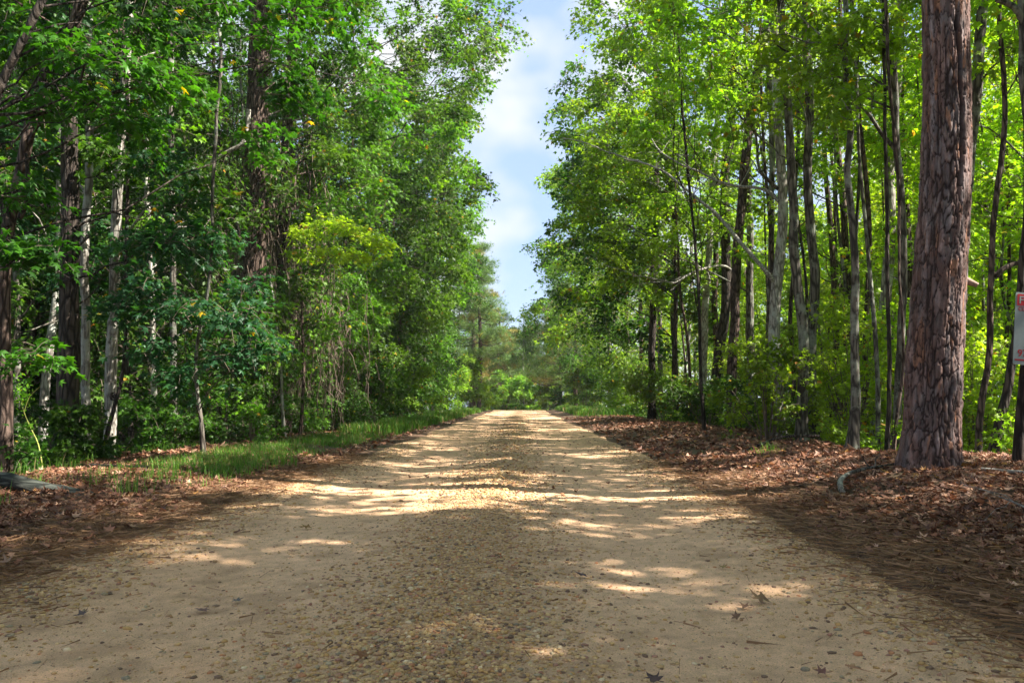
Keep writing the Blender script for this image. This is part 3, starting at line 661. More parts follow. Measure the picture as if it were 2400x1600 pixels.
tree('beech_tree', 'straight slender sunlit whitish trunk between the near-black trunk and the paler thick one', 'pale', [(199, 1088), (200, 900), (199, 700), (204, 480), (205, 300), (202, 150), (204, 0)], 9.6, 26, 19, 12, 8, s=D, flare=1.15, clumps=cl_box(16, (-1.2, 1.2), (-1, 1), (3.2, 9), (.3, .55)))
tree('beech_tree', 'sunlit pale grey trunk with a knot hole and a dark stem crossing in front', 'pale', [(243, 1085), (250, 950), (258, 800), (262, 640), (270, 450), (282, 300), (292, 150), (298, 0)], 9.9, 34, 24, 12, 9, s=D, flare=1.15, clumps=cl_box(16, (-1.2, 1.2), (-1, 1), (3.2, 9), (.3, .55)))
t, Q, r, b = TREES[-1]
kn = MB(); kc = px(264*D, 909*D, 9.74)-b; a_ = np.linspace(0, 6.28, 14); kp = kc+np.stack([np.cos(a_)*.035, a_*0-.035, np.sin(a_)*.045], 1); tube(kn, kp, np.full(14, .014), 6); tube(kn, np.array([kc+(0, .03, 0), kc+(0, -.02, 0), kc+(0, -.021, 0)]), np.array([.03, .028, .001]), 10); link('knot_hole', kn.mesh('knot_hole', [BARK_DARK]), t)
tree('sapling', 'thin dark slanting stem crossing in front of the pale trunk with the knot hole', 'dark', [(232, 1085), (243, 1000), (262, 930), (280, 860), (288, 780)], 9.2, 13, 9, 5, 10, s=D, clumps=cl_box(6, (-.6, .8), (-.5, .5), (2.2, 4.5), (.3, .45)), fol=dict(pal='teal', size=.10))
tree('slim_tree', 'dim grey trunk at the frame edge behind the crooked leaning tree', 'grey', [(34, 1080), (36, 850), (36, 600), (34, 300), (38, 100)], 11.5, 20, 14, 11, 11, s=D, clumps=cl_box(12, (-1.3, 1.3), (-1, 1), (2, 9), (.35, .6)), fol=dict(pal='teal'))
tree('slim_tree', 'thin trunk with white sun flecks, beyond the two pale trunks', 'pale', [(352, 1060), (356, 900), (350, 760), (344, 600), (338, 400), (340, 200)], 13, 17, 12, 12, 12, s=D, clumps=cl_box(16, (-1.4, 1.4), (-1.2, 1.2), (2.5, 10), (.35, .6)))
tree('slim_tree', 'very straight dusky grey trunk rising in front of the small gap of blue sky', 'grey', [(404, 1055), (402, 800), (398, 600), (394, 400), (391, 200), (392, 0)], 12, 19, 15, 13, 13, s=D, clumps=cl_box(14, (-1.2, 1.6), (-1.2, 1.2), (1.5, 10), (.35, .6)))
tree('slim_tree', 'thin dark trunk in deep shade between the speckled thin trunk and the pale knotted one', 'dark', [(300, 1070), (297, 900), (290, 700), (287, 500)], 13.5, 18, 12, 11, 14, s=D, clumps=cl_box(12, (-1.2, 1.2), (-1, 1), (3, 9), (.35, .6)))
tree('slim_tree', 'dark trunk with a pale foot, just before the vine-draped tree', 'dark', [(498, 1040), (505, 850), (508, 600), (506, 380)], 15, 18, 12, 11, 15, s=D, clumps=cl_box(14, (-1.2, 1.2), (-1, 1), (2, 10), (.4, .6)))
tree('maple_tree', 'understory maple with flat sprays of blue-green leaves across the shaded trunks', 'grey', [(470, 1060), (462, 960), (450, 880), (448, 800), (470, 700), (480, 600)], 9.4, 12, 8, 5, 140, s=D,
     clumps=cl_pts([(430, 650, -.4, .45), (500, 745, -.6, .5), (570, 800, -.5, .45), (400, 815, -.8, .4), (620, 850, -.4, .4), (470, 700, -.9, .45), (330, 640, -.8, .45), (540, 690, -.3, .45), (360, 760, -.6, .4), (300, 560, -.5, .4), (520, 560, 0, .45), (420, 540, 0, .45), (250, 700, -.9, .35), (590, 640, .2, .4), (450, 870, -.7, .35)], 9.2, D), fol=dict(size=.10, pal='teal', n_sub=12, n_leaf=16, upn=1.6, flat=.35))
tree('maple_tree', 'overhanging maple whose dark leaves hang in front of the upper trunks', 'dark', [(-60, 1090), (-70, 800), (-60, 500), (-20, 250), (60, 80), (120, -60)], 6.6, 30, 22, 7.5, 141, s=D,
     clumps=cl_pts([(120, 60, 0, .4), (220, 110, 0, .4), (60, 200, 0, .35), (330, 60, .3, .4), (300, 230, .3, .35), (430, 130, .6, .4), (520, 40, .8, .4), (210, 330, .2, .35), (90, 380, 0, .35), (400, 290, .8, .35), (620, 110, 1.6, .45), (700, 50, 2.0, .45), (760, 170, 2.4, .45), (690, 250, 2.2, .4), (840, 110, 3, .5), (900, 230, 3.6, .45), (600, 300, 1.6, .35), (20, 560, 0, .35), (120, 640, .2, .35), (60, 760, 0, .3)], 6.8, D), fol=dict(size=.11, pal='left', n_sub=10, n_leaf=15, upn=1.5, flat=.4))
# the tall trunk hung with brown vines
tree('vine_draped_tree', 'tall broad trunk shaggy with hanging brown vines, pale at the foot', 'brown', [(560, 1012), (575, 900), (585, 700), (588, 500), (590, 300), (592, 150), (592, 60)], 14.3, 74, 56, 14, 16, s=D, sides=18,
     clumps=cl_wall(66, 1, -5.0, lambda z: .9+.22*z, 1.3, .4, 12, (.35, .65)), fol=dict(pal='vine', size=.095, tmpl=OVAL, n_leaf=20))
VT = TREES[-1]
tree('vine_draped_tree', 'second narrower trunk with vines, just beside the broad shaggy one', 'brown', [(650, 1005), (648, 850), (650, 600), (655, 400), (660, 250)], 15.6, 40, 30, 12, 17, s=D, clumps=cl_wall(74, 1, -4.9, lambda z: 1.2+.25*z, 1.3, .3, 11, (.35, .65)), fol=dict(pal='vine', size=.10))
def vines(t, base, n, cx, cy, z1, sp, seed, front=-1.0):
    rg = np.random.default_rng(seed); m = 16; tt = np.linspace(0, 1, m)[None, :]
    a = rg.uniform(0, 6.28, n); rr = rg.uniform(.18, 1, n)**1.0*sp; zt = rg.uniform(.35, 1, n)*z1; zb = zt*rg.uniform(-.05, .6, n)
    x = cx+np.cos(a)*rr; y = cy+np.sin(a)*rr*.7
    X = x[:, None]+np.cumsum(rg.normal(size=(n, m))*.05, 1); Y = y[:, None]+np.cumsum(rg.normal(size=(n, m))*.05, 1); Z = zt[:, None]*(1-tt)+zb[:, None]*tt+float(G(cx, cy))
    mb = MB(); tubes(mb, np.stack([X, Y, Z], -1)-base, (rg.uniform(.004, .012, n))[:, None]*np.linspace(1, .7, m)[None], 4)
    link('hanging_vines', mb.mesh('hanging_vines', [VINE]), t)
vines(VT[0], VT[3], 150, VT[3][0], VT[3][1], 6.5, .55, 31)
vines(TREES[-1][0], TREES[-1][3], 130, TREES[-1][3][0], TREES[-1][3][1], 6.0, .9, 32)
child_limb(VT[0], VT[3], [(572, 250), (568, 290), (556, 330), (520, 350), (480, 375), (462, 400), (456, 440), (442, 490)], 14.0, 12, 5, D, DEADWOOD, 'branch', 5)
tree('sapling', 'thin pale bare-footed sapling stem standing at the bank, leafy above', 'pale', [(657, 1003), (650, 960), (645, 900), (642, 840), (636, 790)], 13.6, 11, 5, 2.6, 18, s=D, flare=1.1, clumps=cl_pts([(640, 800, 0, .4), (680, 830, -.2, .4), (600, 810, 0, .35), (690, 780, 0, .35), (635, 720, 0, .4)], 13.4, D), fol=dict(size=.09, pal='leftlit'))

tree('maple_tree', 'small maple holding one bright yellow-green bough out of the vine tangle', 'brown', [(690, 1000), (694, 850), (692, 700), (690, 600), (700, 540)], 15.0, 10, 6, 4.6, 143, s=D,
     clumps=cl_pts([(705, 530, -.6, .4), (745, 510, -.8, .4), (790, 512, -.9, .42), (835, 535, -1, .4), (770, 560, -.9, .38), (815, 575, -1, .35), (690, 570, -.5, .3), (860, 560, -1, .3)], 14.6, D, .06), fol=dict(size=.10, pal='lime', n_sub=12, n_leaf=16, upn=1.7, flat=.3))
wl = ['grey', 'brown', 'dark']
west = [(17.0, 70, 'leafy roadside tree next beyond the vine-draped pair, leaves down to the grass'), (18.6, 74, 'roadside tree standing directly behind the bright yellow-green bough'), (20.4, 74, 'dense green tree rooted where the far verge grass begins'),
        (22.4, 72, 'roadside tree with orange-flecked leaves near its crown'), (24.6, 62, 'tall roadside tree whose crown juts furthest into the sky gap'), (27.2, 60, 'tree with a rounded crown knob hanging beside the cloud'), (30.2, 60, 'deep green tree halfway along the far verge grass'),
        (33.8, 58, 'broad tree with drooping ragged boughs over the road edge'), (38, 56, 'shadowed tree standing above low grey-green brush'), (43, 56, 'green tree shortly before the pines on the shaded side'), (49, 50, 'last leafy tree before the hazy pines on the shaded side')]
for i, (y, n, lb) in enumerate(west):
    far = y > 28; rg = np.random.default_rng(500+i); x0 = -5.2-rg.random()*.7; p0 = proj(np.array([x0, y, 0]))
    u0, u1 = p0[0]/.42667, (p0[0]+rg.normal()*6)/.42667
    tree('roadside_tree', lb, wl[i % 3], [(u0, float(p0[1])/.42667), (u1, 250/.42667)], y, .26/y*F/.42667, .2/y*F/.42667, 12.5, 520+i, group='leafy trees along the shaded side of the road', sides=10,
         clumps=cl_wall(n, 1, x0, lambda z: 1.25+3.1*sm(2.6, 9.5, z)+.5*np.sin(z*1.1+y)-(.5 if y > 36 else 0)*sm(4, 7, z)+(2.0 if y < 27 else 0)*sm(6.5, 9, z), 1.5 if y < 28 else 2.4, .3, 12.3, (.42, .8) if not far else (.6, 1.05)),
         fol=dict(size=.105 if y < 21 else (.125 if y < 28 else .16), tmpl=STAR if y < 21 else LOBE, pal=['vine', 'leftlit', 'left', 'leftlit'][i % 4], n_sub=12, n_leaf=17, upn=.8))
vines(TREES[-11][0], TREES[-11][3], 60, -4.6, 17, 4.0, 1.1, 41); vines(TREES[-10][0], TREES[-10][3], 50, -4.5, 19, 4.0, 1.1, 42)
# the sunny bough
t, Q, r, b = TREES[-10]

# ------------------------------------------------------------------ trees along the sunny side (east), read in the photograph from the pine towards the far road
def E(name, label, bark, path, d, w0, w1, H, seed, cl, **k):
    return tree(name, label, bark, path, d, w0*.9, w1*.9, H, seed, clumps=cl, fol=dict(dict(pal='right', size=.115), **k.pop('fol', {})), **k)
E('crooked_tree', 'stem with a forked bough, first beyond the big pine on its sunny side', 'brown', [(2290, 1105), (2309, 944), (2318, 860), (2324, 791), (2328, 680), (2332, 600), (2340, 480), (2350, 306), (2350, 153), (2345, 0)], 8.8, 22, 14, 10, 30, cl_box(10, (-1, 1.4), (-.8, 1.4), (4.6, 9), (.35, .6)))
t, Q, r, b = TREES[-1]
child_limb(t, b, [(2333, 645), (2348, 632), (2372, 620), (2404, 612), (2450, 600)], 8.8, 14, 8, mat_=BARK_BROWN, name='bough', seed=2)
E('crooked_tree', 'dark stem leaning towards the road sign, rooted beside the forked one', 'dark', [(2317, 1109), (2335, 1000), (2351, 925), (2374, 791), (2392, 640), (2420, 400)], 8.2, 30, 20, 10, 31, cl_box(8, (-.6, 1.6), (-.5, 1), (4.8, 9), (.35, .6)))
E('post_oak_tree', 'dark trunk that carries the white and red sign', 'dark', [(2384, 1124), (2392, 1000), (2399, 868), (2410, 760), (2418, 500), (2420, 200)], 6.5, 30, 26, 10, 32, cl_box(8, (-.4, 1.6), (-.5, 1), (5, 9), (.35, .6)))
E('arching_tree', 'smooth dark trunk at the frame edge, arched bough crossing at its top', 'grey', [(2440, 1100), (2440, 700), (2420, 420), (2402, 260), (2392, 170), (2398, 90), (2396, 0)], 7.8, 34, 20, 11, 33, cl_box(10, (-.6, 1.5), (-.5, 1.4), (4.7, 9), (.35, .6)))
t, Q, r, b = TREES[-1]
child_limb(t, b, [(2398, 60), (2385, 25), (2362, 6), (2336, -4)], 7.8, 17, 12, name='bough', seed=7)
E('grey_tree', 'grey trunk rising directly behind the big pine, tilting away at the top', 'grey', [(2240, 1070), (2250, 700), (2272, 420), (2278, 344), (2289, 191), (2308, 0)], 10.5, 34, 32, 12, 34, cl_box(10, (-1, 1), (-.5, 1.5), (5.2, 10), (.4, .6)))
E('sinuous_tree', 'forked grey trunk just before the big pine, long thin branch leaving its fork', 'grey', [(2088, 1074), (2112, 900), (2120, 740), (2117, 574), (2110, 440), (2102, 344), (2094, 230), (2082, 110), (2071, 0)], 10.5, 26, 21, 12, 35, cl_box(10, (-1.4, 1), (-.8, 1), (5, 10), (.35, .6)))
t, Q, r, b = TREES[-1]
child_limb(t, b, [(2106, 355), (2092, 338), (2072, 318), (2030, 260), (1983, 207), (1935, 182), (1899, 161), (1860, 130), (1826, 107), (1800, 70)], 10.5, 11, 3.5, name='branch', seed=9, twigs=10)
E('slim_tree', 'straight thin dark stem standing tight beside the forked grey trunk', 'dark', [(2079, 1074), (2079, 983), (2078, 800), (2077, 600), (2082, 480)], 10, 15, 12, 8, 36, cl_box(8, (-1.2, .8), (-.5, 1), (4.5, 7.5), (.35, .55)))
E('sapling', 'thin curved stem bowed against the flank of the big pine', 'brown', [(2090, 1060), (2103, 960), (2114, 860), (2112, 740), (2106, 650)], 9.3, 11, 8, 6, 37, cl_box(5, (-.5, .5), (0, .8), (4.2, 5.8), (.3, .45)))
E('pale_tree', 'broad sunlit pale trunk behind the forked grey one', 'pale', [(2050, 1075), (2060, 850), (2078, 600), (2086, 421), (2098, 250), (2105, 153), (2105, 0)], 14, 36, 30, 13, 38, cl_box(12, (-1.4, 1.4), (-1, 1.4), (5, 11), (.4, .65)))
E('sinuous_tree', 'wavy single brown-grey trunk with a flared dark foot', 'grey', [(1991, 1076), (2002, 980), (2007, 900), (2004, 791), (2003, 600), (1998, 500), (1988, 410), (1989, 383), (1996, 287), (1985, 240), (1988, 172), (1986, 80), (1981, 0)], 9.9, 30, 16, 12, 39, cl_box(12, (-1.4, 1), (-.8, 1), (4.8, 10), (.35, .6)), flare=1.7)
E('lichened_tree', 'grey lichen-spotted trunk paired at the foot with a smoother leaning one', 'grey', [(1911, 1058), (1906, 900), (1903, 791), (1907, 640), (1905, 574), (1897, 400), (1893, 268), (1888, 120), (1886, 0)], 12.4, 34, 25, 13, 40, cl_box(14, (-1.8, 1), (-1, 1), (4.8, 11), (.35, .65)))
E('smooth_tree', 'smooth grey trunk leaning inwards, twin of the lichen-spotted trunk', 'grey', [(1878, 1048), (1882, 906), (1884, 791), (1873, 680), (1865, 600), (1853, 421), (1842, 230), (1832, 57), (1830, 0)], 12.0, 36, 22, 13, 41, cl_box(14, (-2, .8), (-1, 1), (4.8, 11), (.35, .65)))
E('pale_tree', 'bright pale flaking trunk that sends two long bare limbs out over the road', 'pale', [(1825, 1040), (1822, 900), (1815, 791), (1819, 680), (1826, 600), (1834, 480), (1828, 350), (1822, 200), (1818, 60), (1816, 0)], 13.6, 40, 26, 13.5, 42, cl_box(16, (-2.4, 1), (-1, 1.6), (5, 11.5), (.4, .7)))
t, Q, r, b = TREES[-1]
child_limb(t, b, [(1826, 672, 0), (1790, 630, 0), (1727, 556, .6), (1682, 503, 1.2), (1624, 458, 2), (1557, 402, 3), (1500, 378, 4), (1449, 364, 5), (1368, 333, 6.5), (1318, 322, 8)], 13.6, 11, 2.6, mat_=DEADWOOD, name='limb', seed=21, twigs=14)
child_limb(t, b, [(1824, 470, 0), (1797, 446, .2), (1740, 438, .6), (1678, 421, 1), (1636, 400, 1.4), (1594, 383, 1.8), (1537, 341, 2.4), (1506, 268, 3)], 13.6, 9, 2.6, mat_=DEADWOOD, name='limb', seed=22, twigs=12)
child_limb(t, b, [(1822, 440, -.3), (1800, 420, -.4), (1778, 390, -.5), (1772, 320, -.6), (1745, 285, -.7), (1720, 255, -.8)], 13.6, 9, 3, mat_=BARK_GREY, name='limb', seed=24, twigs=5)
E('slim_tree', 'dusky slim trunk just behind the bright flaking one', 'grey', [(1800, 1010), (1803, 802), (1811, 534), (1806, 330), (1800, 100), (1798, 0)], 17, 22, 16, 13, 43, cl_box(16, (-2, 1), (-1, 1), (4, 12), (.4, .7)))
E('slim_tree', 'short-looking dim trunk seen between the bright flaking trunk and the leaning twin', 'brown', [(1858, 1000), (1856, 800), (1856, 712), (1860, 500)], 17, 15, 12, 12, 44, cl_box(10, (-1, 1), (-1, 1), (4.5, 11), (.4, .7)))
E('leaning_tree', 'thick brown trunk leaning towards the pine, double near its top', 'brown', [(1712, 960), (1722, 700), (1734, 497), (1750, 344), (1768, 210), (1790, 96), (1806, 0)], 18, 32, 28, 14, 45, cl_box(16, (-2.4, 1), (-1, 1), (4.5, 12.5), (.4, .7)))
E('pitch_pine_tree', 'dark reddish rough-barked trunk, tallest seen above the leafy roadside shrub', 'dark', [(1666, 949), (1691, 802), (1704, 668), (1700, 400), (1708, 344), (1716, 180), (1725, 30), (1727, 0)], 22, 34, 27, 15, 46, cl_box(18, (-2.6, 1), (-1.2, 1.2), (5.5, 13.5), (.45, .8)), fol=dict(tmpl=LOBE, size=.13))
E('pale_tree', 'dappled pale grey trunk ending in a curved foot on the far bank', 'pale', [(1646, 985), (1648, 860), (1651, 757), (1664, 579), (1672, 400), (1690, 200)], 23.5, 24, 18, 13, 47, cl_box(18, (-2.6, 1), (-1.2, 1.2), (4.5, 12), (.45, .8)), fol=dict(tmpl=LOBE, size=.13))
E('slim_tree', 'very thin brown stem leaning beside the dappled pale trunk', 'brown', [(1622, 976), (1610, 800), (1593, 690), (1588, 560)], 23, 11, 8, 9, 48, cl_box(12, (-2, .8), (-1, 1), (5, 8.5), (.4, .7)), fol=dict(tmpl=LOBE, size=.13))
E('slim_tree', 'dark slim trunk standing alone at the shaded bank', 'dark', [(1584, 980), (1583, 757), (1582, 579), (1578, 450)], 24, 15, 12, 11, 49, cl_box(20, (-3, .8), (-1.2, 1.2), (4.2, 10.5), (.5, .85)), fol=dict(tmpl=LOBE, size=.13))
E('pitch_pine_tree', 'dark rough trunk emerging under the leafy boughs nearest the far verge', 'dark', [(1528, 930), (1530, 712), (1537, 489), (1540, 300), (1535, 150)], 27, 24, 18, 13.5, 50, cl_box(30, (-3.4, .6), (-1.6, 1.6), (4.0, 12.5), (.5, .9)), fol=dict(tmpl=LOBE, size=.14))
t, Q, r, b = TREES[-1]
child_limb(t, b, [(1540, 640, 0), (1500, 645, -1), (1460, 652, -2)], 27, 7, 2, mat_=DEADWOOD, name='limb', seed=8, twigs=5)
child_limb(TREES[-5][0], TREES[-5][3], [(1713, 632, 0), (1695, 622, -.4), (1669, 625, -.8), (1640, 632, -1.4), (1615, 643, -2), (1590, 658, -2.4), (1570, 661, -3), (1530, 650, -4), (1486, 645, -5)], 22, 6, 2.2, mat_=DEADWOOD, name='limb', seed=12, twigs=16)

E('maple_tree', 'slender understory maple holding dark backlit leaves high over the long bare limbs', 'dark', [(1650, 985), (1640, 800), (1632, 600), (1615, 400), (1600, 240)], 15.5, 11, 8, 9.5, 142,
  cl_pts([(1470, 60, -3, .5), (1540, 130, -3.5, .45), (1620, 50, -3.5, .5), (1700, 90, -3.5, .45), (1760, 20, -3.5, .45), (1560, 20, -3, .5), (1660, 170, -2.5, .4), (1740, 190, -2, .4), (1590, 210, -1, .45), (1500, 260, -1, .4), (1640, 300, 0, .4)], 14.5), fol=dict(size=.115))
east = [(20.0, 64, 'sweetgum with layered star-leaved boughs reaching into the sky gap'), (25.5, 56, 'deep green broadleaf tree hanging over the road beneath the layered sweetgum'), (29.5, 62, 'roadside tree with ragged blue-green lower boughs'),
        (34, 60, 'leafy tree standing behind the far shaded bank'), (39, 58, 'dark green tree where the sunny verge grass starts'), (45, 56, 'drooping tree beyond the sunny verge grass'), (51, 52, 'last leafy tree before the pines on the sunny side')]
for i, (y, n, lb) in enumerate(east):
    rg = np.random.default_rng(700+i); x0 = 5.5+rg.random()*.7; p0 = proj(np.array([x0, y, 0])); u0 = p0[0]/.42667
    zl = 4.6 if y < 24 else (2.6 if y < 33 else .3)
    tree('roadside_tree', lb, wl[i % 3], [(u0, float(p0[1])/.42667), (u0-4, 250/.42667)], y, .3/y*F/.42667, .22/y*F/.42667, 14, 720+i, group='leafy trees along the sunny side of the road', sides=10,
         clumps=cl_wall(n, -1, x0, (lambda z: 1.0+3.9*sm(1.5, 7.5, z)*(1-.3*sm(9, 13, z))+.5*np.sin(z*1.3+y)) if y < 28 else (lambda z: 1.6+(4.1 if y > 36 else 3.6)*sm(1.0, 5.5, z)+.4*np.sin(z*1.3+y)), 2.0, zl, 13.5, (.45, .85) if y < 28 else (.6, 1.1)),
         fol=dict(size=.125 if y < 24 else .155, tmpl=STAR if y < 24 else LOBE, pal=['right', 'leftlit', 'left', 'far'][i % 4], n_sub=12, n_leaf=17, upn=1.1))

# ------------------------------------------------------------------ the depth of the wood: copies of the shared trees
def zone(seed, n, xf, ya, yb, mind, ok):
    rg = np.random.default_rng(seed); o = []
    for _ in range(n*40):
        if len(o) >= n: break
        y = ya*(yb/ya)**rg.random() if ya > 0 else rg.uniform(ya, yb); x = xf(rg, y)
        if not ok(x, y): continue
        if all((x-a)**2+(y-b)**2 > (mind*(1+max(0, y-15)*.02))**2 for a, b in o): o.append((x, y))
    return o
GL_ = 'crowded trees standing back in the shaded wood'
LBL = ['slender grey-barked tree standing back in the shaded wood', 'dark-barked tree standing back in the shaded wood', 'small leafy understory tree within the shaded wood', 'pale-barked tree standing back in the shaded wood']
GR_ = 'crowded trees standing back in the sunlit wood'
LBR = ['slender grey-barked tree standing back in the sunlit wood', 'brown-barked tree standing back in the sunlit wood', 'small leafy understory tree within the sunlit wood', 'pale-barked tree standing back in the sunlit wood']
rg = np.random.default_rng(900)
for (x, y) in zone(901, 135, lambda r, y: -6.3-r.random()**1.1*(10+y*.55), 10.5, 62, 1.15, lambda x, y: x > -.78*y-2.5):
    k = rg.choice(4, p=[.30, .26, .36, .08]); put(LL[k], ['forest_tree', 'forest_tree', 'understory_tree', 'forest_tree'][k], LBL[k], 'tree', x, y, rg.uniform(0, 6.28), rg.uniform(.8, 1.15), GL_)
for (x, y) in zone(902, 88, lambda r, y: 6.4+r.random()**.9*(4.5+y*.32), 10.5, 62, 1.45, lambda x, y: x < .80*y+2.5):
    k = rg.choice(4, p=[.25, .2, .38, .17] if x < 8.5 or y > 34 else [.07, .06, .82, .05]); put(LR[k], ['forest_tree', 'forest_tree', 'understory_tree', 'forest_tree'][k], LBR[k], 'tree', x, y, rg.uniform(0, 6.28), rg.uniform(.8, 1.15), GR_)
LO = [lib_tree(601, 13, 8, 1.4, 9, 'lime', 'grey', .042), lib_tree(602, 14, 8, 1.4, 9, 'right', 'brown', .046), lib_tree(603, 12.5, 7.5, 1.3, 8, 'lime', 'dark', .036)]
LPL = ['slender straight grey pole of a tree standing in the sunlit wood', 'slender straight brown pole of a tree standing in the sunlit wood', 'thin dark pole of a tree standing in the sunlit wood']
for (x, y) in zone(911, 20, lambda r, y: 4.7+r.random()**1.2*(1.5+y*.22), 11, 34, .75, lambda x, y: x < .70*y+.5):
    k = int(rg.integers(3)); put(LO[k], 'pole_tree', LPL[k], 'tree', x, y, rg.uniform(0, 6.28), rg.uniform(.85, 1.1), GR_)
LD = [lib_tree(701, 12.5, .5, 2.6, 84, 'left', 'dark', .10, LOBE, .16, clr=(.6, 1.0)), lib_tree(702, 10.5, .5, 2.5, 70, 'lime', 'brown', .08, LOBE, .15, clr=(.6, 1.0))]
for (x, y) in zone(921, 34, lambda r, y: -10.5-r.random()*(5+y*.45), 11, 48, 2.3, lambda x, y: x > -.8*y-3):
    put(LD[0], 'broadleaf_tree', 'dense bushy-crowned tree far inside the shaded wood', 'tree', x, y, rg.uniform(0, 6.28), rg.uniform(.85, 1.15), GL_)
for (x, y) in zone(922, 16, lambda r, y: 11.5+r.random()*(3+y*.4), 10, 42, 2.6, lambda x, y: x < .8*y+3):
    put(LD[1], 'broadleaf_tree', 'dense yellow-green tree at the back of the sunlit wood', 'tree', x, y, rg.uniform(0, 6.28), rg.uniform(.9, 1.15), GR_)
# trees that arch over the road beside and behind the viewpoint; their shade dapples the road
for i, (x, y, k, s_, z) in enumerate([(5.4, 3.2, 1, .95, .5), (7.6, 1.0, 0, 1.0, 2.2), (4.6, -1.6, 0, .9, 1.2), (10.6, 1.4, 1, .9, 4), (6.2, 2.2, 0, .85, 2.7), (5.6, .3, 1, .88, 1.7), (8.2, 7.4, 0, .9, .4), (9.4, 9.6, 0, .8, 2.4), (7.4, -3.6, 1, 1.0, 3.1), (10.8, -1.0, 0, 1.05, 5), (4.3, -5.4, 1, 1.0, .3), (10.5, -6.2, 1, 1.1, 2), (7.0, -7.6, 0, 1.05, 1.1), (13.2, 1.6, 0, 1.0, 3.0), (-4.6, 2.6, 1, .85, 2), (-5.6, -1.5, 0, .95, 4.1), (13.5, -3.8, 1, 1.1, .6)]):
    put(LC[k], 'canopy_tree', 'tall tree spreading its crown over the road beside the viewpoint', 'tree', x, y, z, s_, 'tall trees beside the viewpoint')

# ------------------------------------------------------------------ pines and hazy woods at the far end
def lib_pine(seed, H, z0, L):
    rg = np.random.default_rng(seed); Q, rr = smooth_path(np.array([(0, 0, -.3), (.1, 0, H*.4), (-.1, .1, H*.8), (0, 0, H)]), np.array((.17, .14, .07, .02)), .3)
    mb = MB(); tube(mb, Q, rr, 9, .08, seed=seed); mc = MB(); K = 64
    z = z0+(H-z0)*rg.random(K); a = rg.uniform(0, 6.28, K); ln = L*(1-((z-z0)/(H-z0))**1.4*.8)*rg.uniform(.6, 1.1, K)
    A = np.stack([0*z, 0*z, z], 1); E_ = np.stack([np.cos(a)*ln, np.sin(a)*ln, z+ln*rg.uniform(-.12, .35, K)], 1); t = np.linspace(0, 1, 6)[None, :, None]
    X = A[:, None]*(1-t)+E_[:, None]*t; X[:, :, 2] -= (np.sin(t[..., 0]*3.14)*.15*ln[:, None]); tubes(mb, X, .035*np.linspace(1, .25, 6)[None]*np.ones((K, 1)), 4)
    m = 80; tt = rg.uniform(.3, 1.05, (K, m, 1)); P = A[:, None]*(1-tt)+E_[:, None]*tt+rg.normal(size=(K, m, 3))*np.array((.26, .26, .13))
    P = P.reshape(-1, 3); tint = leaf_tints(rg, len(P), 'pine', rg.random(len(P))); rust = np.repeat(rg.random(K) < .16, m); tint[rust] = np.array((.24, .20, .05))*rg.uniform(.7, 1.3, (rust.sum(), 1))
    place(mc, TUFT, P, nrm(rg.normal(size=P.shape)+np.array((0, 0, .7))), rg.normal(size=P.shape), rg.uniform(.25, .42, len(P)), tint)
    return mb.mesh('trunk', [BARK_BROWN]), mc.mesh('crown', [NEEDLE, TWIG], False)
LP = [lib_pine(1, 12, 2.2, 3.0), lib_pine(2, 10, 1.2, 3.3)]
for i, (x, y, k, s_, lb) in enumerate([(-3.1, 56, 0, .98, 'blue-green pine with a ragged top, first pine on the shaded side of the road'), (-3.9, 63, 1, 1.15, 'tallest hazy pine past the shaded verge, open knobbed crown'), (-2.2, 71, 1, .95, 'pale yellow-green pine where the road drops away, shaded side'),
                                        (3.6, 55, 0, 1.0, 'yellow-tipped pine on the sunny side, boughs over the road end'), (2.9, 63, 1, 1.0, 'rusty-boughed pine leaning over the end of the road'), (3.4, 72, 0, .95, 'hazy pine behind the rusty-boughed one'), (.7, 80, 1, .92, 'low pine closing the view at the road bend')]):
    put(LP[k], 'pine_tree', lb, 'tree', x, y, i*1.7, s_, None)
FARG = 'hazy trees closing the view beyond the road end'
for (x, y) in [(-2.2, 76), (.2, 74), (2.6, 77), (-.9, 84), (1.8, 88), (-3.6, 82), (4.6, 80), (-.2, 95), (-2.0, 90), (3.6, 92), (.8, 100), (-4.4, 96)]:
    put(LF[int(rg.integers(2))], 'forest_tree', 'pale hazy tree in the wood beyond the road end', 'tree', x, y, rg.uniform(0, 6.28), rg.uniform(.84, .98), FARG)
for (x, y) in zone(905, 46, lambda r, y: r.uniform(-34, 34), 70, 104, 3.0, lambda x, y: abs(x) > 5):
    k = rg.integers(2); sc = rg.uniform(.9, 1.2); put(LF[k], 'forest_tree', 'pale hazy tree in the wood beyond the road end', 'tree', x, y, rg.uniform(0, 6.28), sc, FARG)
